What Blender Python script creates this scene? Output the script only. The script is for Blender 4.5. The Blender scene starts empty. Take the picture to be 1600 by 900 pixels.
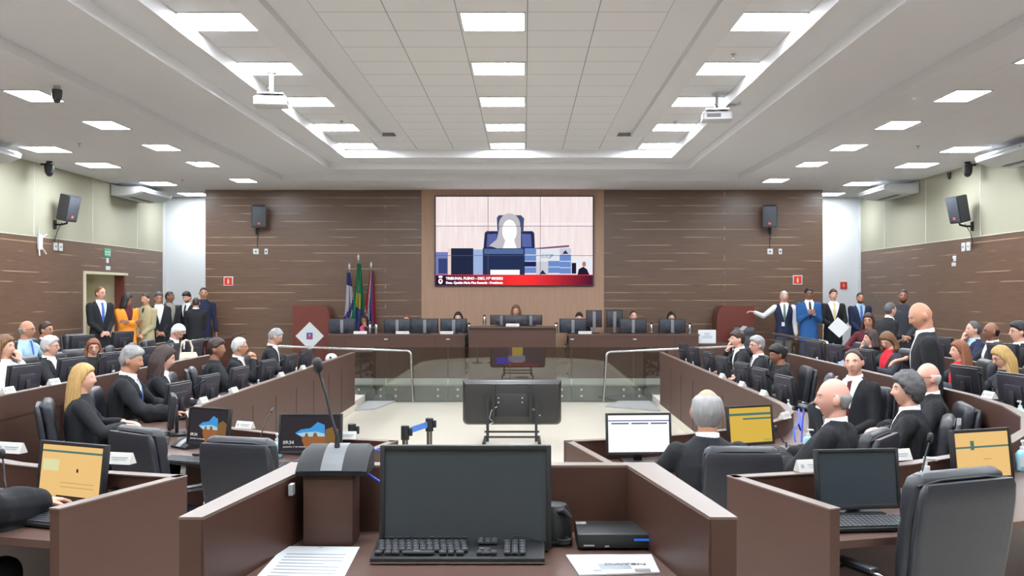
import bpy, bmesh, math, random
from mathutils import Vector, Matrix, noise
PI = math.pi
random.seed(7)
SC = bpy.context.scene
COL = SC.collection
# ---------------------------------------------------------------- camera
F = 1553.0; CX, CZ = 0.3, 2.0; VX, VY = 820.0, 460.0
cam_d = bpy.data.cameras.new('camera'); cam_d.sensor_width = 36; cam_d.lens = F/1600*36
cam_d.shift_x = -0.0125; cam_d.shift_y = 0.00625; cam_d.clip_start = 0.05; cam_d.clip_end = 80
cam = bpy.data.objects.new('camera', cam_d); cam.location = (CX, 0, CZ); cam.rotation_euler = (PI/2, 0, 0)
COL.objects.link(cam); SC.camera = cam
# ---------------------------------------------------------------- world and exposure
w = bpy.data.worlds.new('world'); SC.world = w; w.use_nodes = True
w.node_tree.nodes['Background'].inputs[0].default_value = (0.9, 0.95, 1, 1)
w.node_tree.nodes['Background'].inputs[1].default_value = 0.3
SC.view_settings.view_transform = 'Standard'; SC.view_settings.look = 'None'
SC.view_settings.gamma = 1; SC.view_settings.use_curve_mapping = False
SC.view_settings.exposure = 0.33
PANEL_LIGHT = 45
SC.cycles.use_denoising = True
SC.cycles.max_bounces = 8; SC.cycles.diffuse_bounces = 4; SC.cycles.glossy_bounces = 3
SC.cycles.transparent_max_bounces = 10; SC.cycles.caustics_reflective = False; SC.cycles.caustics_refractive = False
SC.cycles.sample_clamp_indirect = 4

def at(px, py, Y):
    """world point seen at pixel (px,py) at depth Y"""
    return Vector((CX+(px-VX)*Y/F, Y, CZ-(py-VY)*Y/F))
def yfor(py, z): return (CZ-z)*F/(py-VY)
def xa(px, Y): return CX+(px-VX)*Y/F

# ---------------------------------------------------------------- materials
M = {}
def srgb(r, g, b):
    f = lambda c: (c/255/12.92 if c/255 <= .04045 else ((c/255+.055)/1.055)**2.4)
    return (f(r), f(g), f(b), 1)
def mat(name, col, rough=.5, metal=0, spec=.5, noise_amt=0, nscale=20, bump=0, stretch=(1,1,1), emit=None, es=1, sheen=0):
    if name in M: return M[name]
    m = bpy.data.materials.new(name); m.use_nodes = True; nt = m.node_tree; p = nt.nodes['Principled BSDF']
    c = srgb(*col); p.inputs['Base Color'].default_value = c
    p.inputs['Roughness'].default_value = rough; p.inputs['Metallic'].default_value = metal
    p.inputs['Specular IOR Level'].default_value = spec
    if noise_amt or bump:
        tc = nt.nodes.new('ShaderNodeTexCoord'); mp = nt.nodes.new('ShaderNodeMapping'); nz = nt.nodes.new('ShaderNodeTexNoise')
        mp.inputs['Scale'].default_value = stretch; nz.inputs['Scale'].default_value = nscale; nz.inputs['Detail'].default_value = 4
        nt.links.new(tc.outputs['Object'], mp.inputs[0]); nt.links.new(mp.outputs[0], nz.inputs['Vector'])
        if noise_amt:
            mx = nt.nodes.new('ShaderNodeMix'); mx.data_type = 'RGBA'
            mx.inputs[6].default_value = [max(0, v*(1-noise_amt)) for v in c[:3]]+[1]
            mx.inputs[7].default_value = [min(1, v*(1+noise_amt)) for v in c[:3]]+[1]
            nt.links.new(nz.outputs[0], mx.inputs[0]); nt.links.new(mx.outputs[2], p.inputs['Base Color'])
        if bump:
            b = nt.nodes.new('ShaderNodeBump'); b.inputs['Strength'].default_value = bump; b.inputs['Distance'].default_value = .01
            nt.links.new(nz.outputs[0], b.inputs['Height']); nt.links.new(b.outputs[0], p.inputs['Normal'])
    if emit:
        p.inputs['Emission Color'].default_value = srgb(*emit); p.inputs['Emission Strength'].default_value = es
    M[name] = m; return m
def emis(name, col, s=1.0):
    if name in M: return M[name]
    m = bpy.data.materials.new(name); m.use_nodes = True; nt = m.node_tree; nt.nodes.clear()
    e = nt.nodes.new('ShaderNodeEmission'); o = nt.nodes.new('ShaderNodeOutputMaterial')
    e.inputs[0].default_value = srgb(*col); e.inputs[1].default_value = s if name == 'lamp_panel' else s*.8
    nt.links.new(e.outputs[0], o.inputs[0]); M[name] = m; return m
def plank_wood(name, col, col2, pl=1.6, ph=.19, rough=.5, axis='x', streak=True, grain=1.0):
    """horizontal wood planks with pale short streaks between them; axis = wall's running direction"""
    m = bpy.data.materials.new(name); m.use_nodes = True; nt = m.node_tree; N = nt.nodes.new; L = nt.links.new
    p = nt.nodes['Principled BSDF']; p.inputs['Roughness'].default_value = rough
    tc = N('ShaderNodeTexCoord'); sx = N('ShaderNodeSeparateXYZ'); L(tc.outputs['Object'], sx.inputs[0])
    cb = N('ShaderNodeCombineXYZ'); L(sx.outputs[0 if axis == 'x' else 1], cb.inputs[0]); L(sx.outputs[2], cb.inputs[1])
    br = N('ShaderNodeTexBrick'); L(cb.outputs[0], br.inputs['Vector'])
    br.offset = .37; br.offset_frequency = 2
    br.inputs['Scale'].default_value = 1; br.inputs['Brick Width'].default_value = pl; br.inputs['Row Height'].default_value = ph
    br.inputs['Mortar Size'].default_value = .0085; br.inputs['Mortar Smooth'].default_value = .3
    br.inputs['Color1'].default_value = (0.42,)*3+(1,); br.inputs['Color2'].default_value = (0.58,)*3+(1,); br.inputs['Mortar'].default_value = (.5,)*3+(1,)
    mp = N('ShaderNodeMapping'); mp.inputs['Scale'].default_value = (1.2, 26, 1); L(cb.outputs[0], mp.inputs[0])
    nz = N('ShaderNodeTexNoise'); nz.inputs['Scale'].default_value = 1.6*grain; nz.inputs['Detail'].default_value = 6; L(mp.outputs[0], nz.inputs['Vector'])
    ad = N('ShaderNodeMath'); ad.operation = 'ADD'; L(nz.outputs[0], ad.inputs[0])
    ml = N('ShaderNodeMath'); ml.operation = 'MULTIPLY_ADD'; ml.inputs[1].default_value = .7; ml.inputs[2].default_value = -.35
    L(br.outputs['Color'], ml.inputs[0]); L(ml.outputs[0], ad.inputs[1])
    mx = N('ShaderNodeMix'); mx.data_type = 'RGBA'; mx.inputs[6].default_value = srgb(*col); mx.inputs[7].default_value = srgb(*col2)
    L(ad.outputs[0], mx.inputs[0])
    out = mx.outputs[2]
    if streak:
        mp2 = N('ShaderNodeMapping'); mp2.inputs['Scale'].default_value = (.8, 14, 1); L(cb.outputs[0], mp2.inputs[0])
        n2 = N('ShaderNodeTexNoise'); n2.inputs['Scale'].default_value = 1; L(mp2.outputs[0], n2.inputs['Vector'])
        cr = N('ShaderNodeMapRange'); cr.inputs[1].default_value = .50; cr.inputs[2].default_value = .58; L(n2.outputs[0], cr.inputs[0])
        m2 = N('ShaderNodeMath'); m2.operation = 'MULTIPLY'; L(br.outputs['Fac'], m2.inputs[0]); L(cr.outputs[0], m2.inputs[1])
        m3 = N('ShaderNodeMath'); m3.operation = 'MULTIPLY'; L(m2.outputs[0], m3.inputs[0]); m3.inputs[1].default_value = .95
        mx2 = N('ShaderNodeMix'); mx2.data_type = 'RGBA'; L(m3.outputs[0], mx2.inputs[0]); L(out, mx2.inputs[6])
        mx2.inputs[7].default_value = srgb(168, 142, 116); out = mx2.outputs[2]
    L(out, p.inputs['Base Color'])
    M[name] = m; return m
def tile_ceiling(name, col, line, x0, y0, tx, ty, wline=.008):
    m = bpy.data.materials.new(name); m.use_nodes = True; nt = m.node_tree; N = nt.nodes.new; L = nt.links.new
    p = nt.nodes['Principled BSDF']; p.inputs['Roughness'].default_value = .85
    tc = N('ShaderNodeTexCoord'); sx = N('ShaderNodeSeparateXYZ'); L(tc.outputs['Object'], sx.inputs[0])
    masks = []
    for i, (o, t) in enumerate(((x0, tx), (y0, ty))):
        a = N('ShaderNodeMath'); a.operation = 'ADD'; a.inputs[1].default_value = -o+t*200+wline/2; L(sx.outputs[i], a.inputs[0])
        b = N('ShaderNodeMath'); b.operation = 'MODULO'; b.inputs[1].default_value = t; L(a.outputs[0], b.inputs[0])
        c = N('ShaderNodeMath'); c.operation = 'LESS_THAN'; c.inputs[1].default_value = wline; L(b.outputs[0], c.inputs[0]); masks.append(c)
    mm = N('ShaderNodeMath'); mm.operation = 'MAXIMUM'; L(masks[0].outputs[0], mm.inputs[0]); L(masks[1].outputs[0], mm.inputs[1])
    mx = N('ShaderNodeMix'); mx.data_type = 'RGBA'; mx.inputs[6].default_value = srgb(*col); mx.inputs[7].default_value = srgb(*line)
    L(mm.outputs[0], mx.inputs[0]); L(mx.outputs[2], p.inputs['Base Color']); M[name] = m; return m
def glassy(name, tint=(235, 240, 238), refl=.12, rough=.02):
    m = bpy.data.materials.new(name); m.use_nodes = True; nt = m.node_tree; nt.nodes.clear(); N = nt.nodes.new; L = nt.links.new
    t = N('ShaderNodeBsdfTransparent'); t.inputs[0].default_value = srgb(*tint)
    g = N('ShaderNodeBsdfGlossy'); g.inputs['Roughness'].default_value = rough; g.inputs[0].default_value = (1, 1, 1, 1)
    fr = N('ShaderNodeFresnel'); fr.inputs[0].default_value = 1.5
    ad = N('ShaderNodeMath'); ad.operation = 'ADD'; ad.inputs[1].default_value = refl; L(fr.outputs[0], ad.inputs[0])
    mn = N('ShaderNodeMath'); mn.operation = 'MINIMUM'; mn.inputs[1].default_value = .28; L(ad.outputs[0], mn.inputs[0]); mx = N('ShaderNodeMixShader'); L(mn.outputs[0], mx.inputs[0]); L(t.outputs[0], mx.inputs[1]); L(g.outputs[0], mx.inputs[2])
    o = N('ShaderNodeOutputMaterial'); L(mx.outputs[0], o.inputs[0]); M[name] = m; return m

mat('desk_wood', (74, 50, 41), .5, spec=.35, noise_amt=.10, nscale=3, stretch=(1, 1, 14))
mat('desk_top', (88, 66, 58), .36, spec=.4, noise_amt=.08, nscale=4, stretch=(2, 6, 1))
mat('desk_edge', (104, 89, 81), .4)
mat('desk_inner', (68, 43, 34), .45, spec=.35, noise_amt=.12, nscale=3, stretch=(2, 2, 16))
mat('groove', (40, 24, 20), .6)
mat('plinth', (205, 198, 180), .5)
mat('floor', (186, 179, 164), .28, noise_amt=.03, nscale=2)
mat('tier_floor', (196, 190, 180), .5, noise_amt=.05, nscale=3)
mat('dais_top', (190, 192, 184), .35)
mat('riser', (104, 108, 104), .35)
mat('ramp', (150, 150, 148), .5)
mat('plaster', (232, 232, 235), .85)
mat('plaster_low', (232, 232, 235), .85)
mat('slot_dark', (130, 124, 126), .8)
mat('white_wall', (216, 219, 220), .8)
mat('beige_wall', (162, 159, 139), .75)
mat('joint', (210, 210, 192), .7)
mat('cream', (204, 197, 170), .6)
plank_wood('wall_wood', (80, 58, 46), (114, 89, 72), 7.3, .17, .34)
plank_wood('wall_wood_side', (80, 58, 45), (113, 88, 70), 7.3, .17, .4, axis='y')
mat('video_wood', (164, 130, 106), .45, noise_amt=.16, nscale=4, stretch=(9, 1, .5))
mat('lectern_wood', (98, 44, 34), .35, noise_amt=.15, nscale=4, stretch=(2, 2, 12))
tile_ceiling('tile_ceiling', (237, 237, 240), (142, 142, 146), -.325, 9.15, .65, .65, .009)
tile_ceiling('tile_ceiling_low', (232, 232, 235), (210, 210, 213), 5.02, 9.0, .625, 1.25, .006)
mat('leather', (41, 43, 49), .36, spec=.5, bump=.12, nscale=90)
mat('leather_seam', (34, 35, 39), .5)
mat('chrome', (200, 200, 205), .15, 1)
mat('steel', (190, 190, 190), .25, 1)
mat('plastic_black', (25, 26, 28), .5)
mat('unit_black', (30, 31, 34), .6, spec=.3)
mat('plastic_back', (44, 42, 50), .45)
mat('plastic_grey', (110, 110, 114), .45)
mat('silver_plastic', (176, 180, 184), .3, .4)
mat('screen_off', (50, 57, 62), .3)
mat('screen_dark', (30, 30, 34), .3)
mat('key_plastic', (50, 52, 56), .5)
mat('key_print', (150, 152, 154), .6)
mat('white_plastic', (208, 211, 212), .4)
mat('off_white', (192, 190, 184), .5)
mat('paper', (205, 208, 210), .7)
mat('paper_print', (140, 145, 152), .8)
mat('red_sign', (196, 46, 42), .5)
mat('green_sign', (70, 150, 110), .5)
mat('yellow_sign', (240, 200, 110), .5)
mat('speaker', (58, 60, 66), .6, bump=.2, nscale=150)
mat('orange_mark', (222, 92, 48), .5)
mat('blue_belt', (60, 110, 190), .6)
mat('blue_cable', (44, 70, 190), .5)
mat('gel', (150, 205, 220), .12, spec=.8)
mat('gel_pink', (226, 196, 206), .2)
mat('water', (210, 220, 222), .08, spec=.9)
mat('gold', (190, 160, 90), .3, .8)
glassy('guard_glass', (222, 226, 222), .07)
glassy('clear_glass', (225, 232, 232), .12)
glassy('acrylic', (215, 220, 220), .25, .15)
mat('frosted', (178, 182, 182), .3)
emis('lamp_panel', (240, 247, 255), PANEL_LIGHT)

# ---------------------------------------------------------------- geometry collector
LINK = []
class G:
    def __init__(s, T=None):
        s.bm = bmesh.new(); s.T = T or Matrix()
    def _add(s, geom, mtx=None, mi=0):
        vs = [v for v in geom if isinstance(v, bmesh.types.BMVert)]
        X = s.T @ (mtx or Matrix())
        for v in vs: v.co = X @ v.co
        if mi:
            for v in vs:
                for f in v.link_faces: f.material_index = mi
        return vs
    def box(s, c, d, rz=0, bev=0, rx=0, ry=0, mi=0, seg=2):
        m = Matrix.Translation(c) @ Matrix.Rotation(rz, 4, 'Z') @ Matrix.Rotation(rx, 4, 'X') @ Matrix.Rotation(ry, 4, 'Y')
        r = bmesh.ops.create_cube(s.bm, size=1)
        vs = r['verts']
        for v in vs: v.co = Vector((v.co.x*d[0], v.co.y*d[1], v.co.z*d[2]))
        if bev:
            es = list({e for v in vs for e in v.link_edges})
            rr = bmesh.ops.bevel(s.bm, geom=es, offset=bev, segments=seg, affect='EDGES', profile=.5)
            vs = list({v for f in rr['faces'] for v in f.verts} | {v for v in vs if v.is_valid})
            vs = list({v for v in vs for e in v.link_edges for v in e.verts})
        return s._add(vs, m, mi)
    def quad(s, pts, mi=0):
        vs = [s.bm.verts.new(s.T @ Vector(p)) for p in pts]; f = s.bm.faces.new(vs); f.material_index = mi; return f
    def prism(s, poly, z0, z1, mi=0):
        b = [s.bm.verts.new(s.T @ Vector((x, y, z0))) for x, y in poly]; t = [s.bm.verts.new(s.T @ Vector((x, y, z1))) for x, y in poly]
        n = len(poly); fs = [s.bm.faces.new(t), s.bm.faces.new(b[::-1])]
        for i in range(n): fs.append(s.bm.faces.new((b[i], b[(i+1) % n], t[(i+1) % n], t[i])))
        for f in fs: f.material_index = mi
    def tube(s, pts, r, seg=10, cap=True, mi=0, sq=None):
        pts = [Vector(p) for p in pts]; n = len(pts); rs = r if isinstance(r, (list, tuple)) else [r]*n
        rings = []; up = None
        for i, p in enumerate(pts):
            t = (pts[min(i+1, n-1)]-pts[max(i-1, 0)])
            t = t.normalized() if t.length > 1e-9 else Vector((0, 0, 1))
            if up is None:
                a = Vector((0, 0, 1)) if abs(t.z) < .9 else Vector((0, 1, 0)); u = t.cross(a).normalized()
            else:
                u = (up - t*up.dot(t)); u = u.normalized() if u.length > 1e-6 else t.cross(Vector((0, 1, 0))).normalized()
            up = u; v = t.cross(u)
            rings.append([s.bm.verts.new(s.T @ (p+(u*math.cos(2*PI*k/seg)+v*math.sin(2*PI*k/seg)*(sq or 1))*rs[i])) for k in range(seg)])
        for i in range(n-1):
            for k in range(seg):
                f = s.bm.faces.new((rings[i][k], rings[i][(k+1) % seg], rings[i+1][(k+1) % seg], rings[i+1][k])); f.material_index = mi
        if cap:
            f = s.bm.faces.new(rings[0][::-1]); f.material_index = mi; f = s.bm.faces.new(rings[-1]); f.material_index = mi
    def loft(s, rings, cap=True, mi=0, closed=True):
        R = [[s.bm.verts.new(s.T @ Vector(p)) for p in r] for r in rings]; n = len(R[0])
        for i in range(len(R)-1):
            for k in range(n if closed else n-1):
                f = s.bm.faces.new((R[i][k], R[i][(k+1) % n], R[i+1][(k+1) % n], R[i+1][k])); f.material_index = mi
        if cap and closed:
            s.bm.faces.new(R[0][::-1]).material_index = mi; s.bm.faces.new(R[-1]).material_index = mi
    def lathe(s, prof, c=(0, 0, 0), seg=16, mi=0, sx=1, sy=1):
        s.loft([[(c[0]+r*sx*math.cos(2*PI*k/seg), c[1]+r*sy*math.sin(2*PI*k/seg), c[2]+z) for k in range(seg)] for r, z in prof], mi=mi)
    def ball(s, c, r, seg=16, mi=0, mtx=None):
        if not isinstance(r, (tuple, list)): r = (r, r, r)
        rr = bmesh.ops.create_uvsphere(s.bm, u_segments=seg, v_segments=max(6, seg*2//3), radius=1)
        m = Matrix.Translation(c) @ (mtx or Matrix()) @ Matrix.Diagonal((r[0], r[1], r[2], 1))
        return s._add(rr['verts'], m, mi)
    def mesh(s, name='mesh'):
        bmesh.ops.recalc_face_normals(s.bm, faces=s.bm.faces[:]); me = bpy.data.meshes.new(name); s.bm.to_mesh(me); s.bm.free(); return me
    def build(s, name, m, parent=None, smooth=40, loc=None, flat=False):
        me = s.mesh(name); return mkobj(name, me, m, parent, smooth, loc, flat)
def mkobj(name, me, m, parent=None, smooth=40, loc=None, flat=False):
    for x in (m if isinstance(m, (list, tuple)) else [m]): me.materials.append(M[x] if isinstance(x, str) else x)
    if not flat and len(me.polygons):
        me.polygons.foreach_set('use_smooth', [True]*len(me.polygons))
        if smooth < 180: me.set_sharp_from_angle(angle=math.radians(smooth))
    o = bpy.data.objects.new(name, me); o.parent = parent
    if loc is not None: o.location = loc
    LINK.append(o); return o
def tag(o, label, cat, group=None, kind=None):
    o['label'] = label; o['category'] = cat
    if group: o['group'] = group
    if kind: o['kind'] = kind
    return o
def thing(name, label, cat, loc=(0, 0, 0), rz=0, group=None):
    o = bpy.data.objects.new(name, None); o.location = loc; o.rotation_euler = (0, 0, rz); o.empty_display_size = .1
    LINK.append(o); return tag(o, label, cat, group)
def struct(g, name, m, **k):
    o = g.build(name, m, **k); o['kind'] = 'structure'; return o
KIDS = {}
def dup(root, loc, rz, label, group=None, scale=None):
    if id(root) not in KIDS: KIDS[id(root)] = ([c for c in LINK if c.parent == root])
    r = root.copy(); LINK.append(r); r.location = loc; r.rotation_euler = (0, 0, rz); r['label'] = label
    if group: r['group'] = group
    if scale: r.scale = scale
    def rec(src, dst):
        for ch in children(src):
            c = ch.copy(); c.parent = dst; LINK.append(c); rec(ch, c)
    rec(root, r); return r
CH = {}
def children(o):
    k = o.name
    if k not in CH: CH[k] = [c for c in LINK if c.parent == o]
    return CH[k]
def sweep(poly, off0, off1, z0, z1, mi=0, g=None, n0=None):
    """slab following an open polyline between two sideways offsets (positive = left of travel)"""
    g = g or G(); n = len(poly); P = [Vector((p[0], p[1], 0)) for p in poly]; rings = []
    for i in range(n):
        a = (P[i]-P[max(i-1, 0)]); b = (P[min(i+1, n-1)]-P[i])
        if a.length < 1e-9: a = b
        if b.length < 1e-9: b = a
        a = a.normalized(); b = b.normalized(); t = (a+b).normalized(); nrm = Vector((-t.y, t.x, 0)); k = 1/max(.4, nrm.dot(Vector((-a.y, a.x, 0))))
        if i == 0 and n0: nrm = Vector((n0[0], n0[1], 0)).normalized(); k = 1
        q0 = P[i]+nrm*(off0[i] if isinstance(off0, list) else off0)*k; q1 = P[i]+nrm*off1*k
        rings.append([(q0.x, q0.y, z0), (q1.x, q1.y, z0), (q1.x, q1.y, z1), (q0.x, q0.y, z1)])
    g.loft(rings, mi=mi); return g
def text_mesh(s, size, m, name='text', parent=None, loc=(0, 0, 0), rot=(PI/2, 0, 0), align='LEFT', bold=0, ext=.0005, sx=1):
    cu = bpy.data.curves.new(name, 'FONT'); cu.body = s; cu.size = size; cu.align_x = align; cu.extrude = ext; cu.offset = bold; cu.resolution_u = 2
    to = bpy.data.objects.new(name, cu); COL.objects.link(to); dg = bpy.context.evaluated_depsgraph_get(); dg.update()
    me = bpy.data.meshes.new_from_object(to.evaluated_get(dg)); bpy.data.objects.remove(to)
    me.transform(Matrix.Translation(loc) @ (Matrix.Rotation(rot[2], 4, 'Z') @ Matrix.Rotation(rot[0], 4, 'X')) @ Matrix.Diagonal((sx, 1, 1, 1)))
    me.materials.clear()
    return mkobj(name, me, m, parent, flat=True)
def remesh(me, vox, smooth_it=2, disp=None):
    """voxel remesh of a mesh datablock through a modifier"""
    o = bpy.data.objects.new('tmp', me); COL.objects.link(o)
    md = o.modifiers.new('r', 'REMESH'); md.mode = 'VOXEL'; md.voxel_size = vox
    if smooth_it:
        ms = o.modifiers.new('s', 'SMOOTH'); ms.iterations = smooth_it; ms.factor = .5
    dg = bpy.context.evaluated_depsgraph_get(); dg.update()
    r = bpy.data.meshes.new_from_object(o.evaluated_get(dg)); bpy.data.objects.remove(o); bpy.data.meshes.remove(me)
    r.materials.clear(); return r
# ================================================================ STRUCTURE
ZL, Z2, Z3, Z4 = 4.25, 4.36, 4.45, 4.60
WX, YB, YF = 8.05, 21.4, -3.0
g = G(); g.box((0, 9.5, -.05), (16.4, 27.4, .1)); struct(g, 'floor', 'floor')
def mirror(c): return [(-x, y) for x, y in c]
IN_R = [(.57, 6.81), (1.0, 6.95), (1.4, 7.14), (1.8, 7.40), (2.12, 7.70), (2.36, 8.05), (2.54, 8.5), (2.62, 9.0), (2.64, 9.6), (2.64, 17.2)]
OUT_R = [(1.2, 4.4), (1.65, 4.53), (2.1, 4.74), (2.5, 5.02), (2.9, 5.42), (3.25, 5.9), (3.55, 6.5), (3.74, 7.15), (3.84, 7.9), (3.85, 8.6), (3.85, 13.45)]
IN_L, OUT_L = mirror(IN_R), mirror(OUT_R)
# raised floors behind the two rings of desks
def tier(curveR, curveL, z0, z1, yend, name, yfront):
    g = G()
    poly = [(p[0]+.02, p[1]-.02) for p in curveR]
    right = [(0, poly[0][1])]+poly+[(poly[-1][0], yend), (WX, yend), (WX, yfront), (0, yfront)]
    g.prism(right, z0, z1); g.prism([(-x, y) for x, y in right][::-1], z0, z1)
    return struct(g, name, 'tier_floor')
tier(IN_R, IN_L, 0.0, .14, 18.5, 'floor_inner_tier', YF)
tier(OUT_R, OUT_L, .14, .32, 18.5, 'floor_outer_tier', YF)
g = G(); g.box((6.72, 11.5, .36), (2.6, 9.5, .08)); g.box((-6.72, 11.9, .36), (2.6, 8.6, .08)); struct(g, 'floor_third_tier', 'tier_floor')
g = G(); g.box((.08, .2, .43), (2.3, 6.0, .22)); struct(g, 'floor_camera_tier', 'tier_floor')
g = G(); g.box((0, 20.95, .15), (16.1, 4.9, .34)); struct(g, 'floor_dais', 'dais_top')
g = G(); g.box((0, 18.47, .15), (5.3, .04, .302))
for s in (-1, 1): g.box((s*5.35, 18.47, .24), (5.4, .04, .14))
struct(g, 'trim_1', 'riser')
g = G(); g.prism([(2.05, 18.45), (2.62, 18.45), (2.62, 16.9), (1.72, 17.6)], 0, .03); g.prism([(-2.1, 18.45), (-2.62, 18.45), (-2.62, 17.0), (-2.3, 17.2)][::-1], 0, .03)
struct(g, 'floor_ramp', 'ramp')
# back wall in front of the white passage
g = G(); g.box((.07, YB+.09, 2.3), (13.29, .18, 3.95)); struct(g, 'wall_back', 'wall_wood')
g = G(); g.box((.0, YB-.02, 1.75), (3.94, .05, 5.0-.0)); 
g.bm.free(); g = G(); g.box((.04, YB-.015, 2.285), (3.92, .05, 3.93)); struct(g, 'trim_2', 'video_wood')
g = G(); g.box((0, 23.1, 2.3), (16.3, .1, 4.4)); struct(g, 'wall_passage', 'white_wall')
g = G(); g.box((0, YF, 2.4), (16.3, .1, 4.8)); struct(g, 'wall_front', 'beige_wall')
# side walls: wood to z 2.99, beige above; left wall has a doorway
DY0, DY1, DZ = 18.87, 20.78, 2.41
YS = 23.05
g = G()
g.box((-WX-.06, (YF+DY0)/2, 1.495), (.12, DY0-YF, 2.99)); g.box((-WX-.06, (DY1+YS)/2, 1.495), (.12, YS-DY1, 2.99))
g.box((-WX-.06, (DY0+DY1)/2, (DZ+2.99)/2), (.12, DY1-DY0, 2.99-DZ)); struct(g, 'wall_left', 'wall_wood_side')
g = G(); g.box((WX+.06, (YF+YS)/2, 1.495), (.12, YS-YF, 2.99)); struct(g, 'wall_right', 'wall_wood_side')
for s, nm in ((-1, 'wall_left_upper'), (1, 'wall_right_upper')):
    g = G(); g.box((s*(WX+.06), (YF+YS)/2, (2.99+4.7)/2), (.12, YS-YF, 4.7-2.99)); struct(g, nm, 'beige_wall')
g = G()
for s in (-1, 1):
    for y in (12.4, 14.35, 16.9, 19.2, 21.4): g.box((s*(WX-.002), y, 3.62), (.008, .02, 1.24))
    g.box((s*(WX-.003), 10, 2.99), (.01, 26, .012))
struct(g, 'trim_3', 'joint')
g = G()
for s in (-1, 1): g.box((s*(WX-.012), 22.98, 2.3), (.03, .12, 3.9))
struct(g, 'trim_4', 'white_wall')
# ceiling: stepped coffer
def ring(g, x0, xo, y0, yo, yn0, yn1, z, mi=0):
    # flat ring between outer rect (|x|<=xo, yn0..yo) and hole (|x|<=x0, yn1..y0)
    for s in (-1, 1):
        g.quad([(s*x0, yn1, z), (s*xo, yn1, z), (s*xo, y0, z), (s*x0, y0, z)], mi)
    g.quad([(-xo, y0, z), (xo, y0, z), (xo, yo, z), (-xo, yo, z)], mi); g.quad([(-xo, yn0, z), (xo, yn0, z), (xo, yn1, z), (-xo, yn1, z)], mi)
def lip(g, x0, y0, yn, za, zb, mi=0):
    c = [(-x0, yn), (x0, yn), (x0, y0), (-x0, y0)]
    for i in range(4):
        a, b = c[i], c[(i+1) % 4]; g.quad([(a[0], a[1], za), (b[0], b[1], za), (b[0], b[1], zb), (a[0], a[1], zb)], mi)
g = G(); ring(g, 4.5, 8.2, 19.65, 23.2, YF, -2.2, ZL); struct(g, 'ceiling_low', 'tile_ceiling_low', flat=True)
g = G(); lip(g, 4.5, 19.65, -2.2, ZL, Z2); ring(g, 3.32, 4.5, 18.45, 19.65, -2.2, -1.6, Z2)
lip(g, 3.32, 18.45, -1.6, Z2-.035, Z3); lip(g, 3.36, 18.49, -1.64, Z2-.035, Z2); ring(g, 3.32, 3.36, 18.45, 18.49, -1.64, -1.6, Z2-.035)
ring(g, 2.92, 3.32, 17.8, 18.45, -1.6, -1.3, Z3); lip(g, 2.92, 17.8, -1.3, Z3, Z4); struct(g, 'ceiling_coffer', 'plaster', flat=True)
g = G()
ya, yb = -1.3, 16.35
g.quad([(-1.625, ya, Z4), (1.625, ya, Z4), (1.625, yb, Z4), (-1.625, yb, Z4)])
for s in (-1, 1): g.quad([(s*2.3, ya, Z4), (s*2.92, ya, Z4), (s*2.92, 17.8, Z4), (s*2.3, 17.8, Z4)])
g.quad([(-2.3, yb, Z4), (2.3, yb, Z4), (2.3, 17.8, Z4), (-2.3, 17.8, Z4)])
struct(g, 'ceiling_tiles', 'tile_ceiling', flat=True)
g = G()
for s in (-1, 1):
    g.quad([(s*1.625, ya, Z4), (s*1.81, ya, Z4), (s*1.81, yb, Z4), (s*1.625, yb, Z4)])
    g.quad([(s*2.04, ya, Z4-.02), (s*2.3, ya, Z4-.02), (s*2.3, yb, Z4-.02), (s*2.04, yb, Z4-.02)])
    g.quad([(s*2.04, yb, Z4-.02), (s*2.3, yb, Z4-.02), (s*2.3, yb, Z4), (s*2.04, yb, Z4)])
    for x in (2.04, 2.3): g.quad([(s*x, ya, Z4-.02), (s*x, yb, Z4-.02), (s*x, yb, Z4+.06), (s*x, ya, Z4+.06)])
    g.quad([(s*1.81, ya, Z4), (s*1.81, yb, Z4), (s*1.81, yb, Z4+.06), (s*1.81, ya, Z4+.06)])
    g.quad([(s*1.81, ya, Z4+.06), (s*2.04, ya, Z4+.06), (s*2.04, yb, Z4+.06), (s*1.81, yb, Z4+.06)])
    g.quad([(s*1.81, yb, Z4), (s*2.04, yb, Z4), (s*2.04, yb, Z4+.06), (s*1.81, yb, Z4+.06)], 1)
struct(g, 'ceiling_band', ['plaster', 'slot_dark'], flat=True)
g = G(); g.box((0, 10, 4.8), (16.5, 26.6, .1)); struct(g, 'ceiling_light_blocker', 'plaster')  # unseen slab added above the ceiling to block light
# doorway on the left
g = G()
g.box((-WX-.5, DY0-.01+.02, 1.36), (.9, .04, 2.1)); g.box((-WX-.5, DY1+.02, 1.36), (.9, .04, 2.1)); g.box((-WX-.5, (DY0+DY1)/2, DZ+.03), (.9, DY1-DY0+.1, .06))
g.box((-WX+.01, DY0-.04, 1.36), (.03, .08, 2.1)); g.box((-WX+.01, (DY0+DY1)/2, DZ+.01), (.03, DY1-DY0+.16, .05))
g.box((-WX-.5, (DY0+DY1)/2, .15), (.9, DY1-DY0+.1, .34))
struct(g, 'door_1_frame', 'cream')
g = G(); g.box((-WX-.1, DY1-.04, 1.36), (.2, .06, 2.06)); struct(g, 'trim_5', 'lectern_wood')
d = thing('door_1', None, None, (-WX-.86, 0, 0)); del d['label']; del d['category']; d['kind'] = 'structure'
g = G(); g.box((0, (DY0+DY1)/2, 1.35), (.05, DY1-DY0, 2.06)); g.build('door_leaf', 'cream', d)
g = G(); g.box((.03, DY0+.75, 1.7), (.02, .42, 1.1)); g.build('door_glass', emis('door_daylight', (255, 252, 246), 1.6), d)
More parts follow.
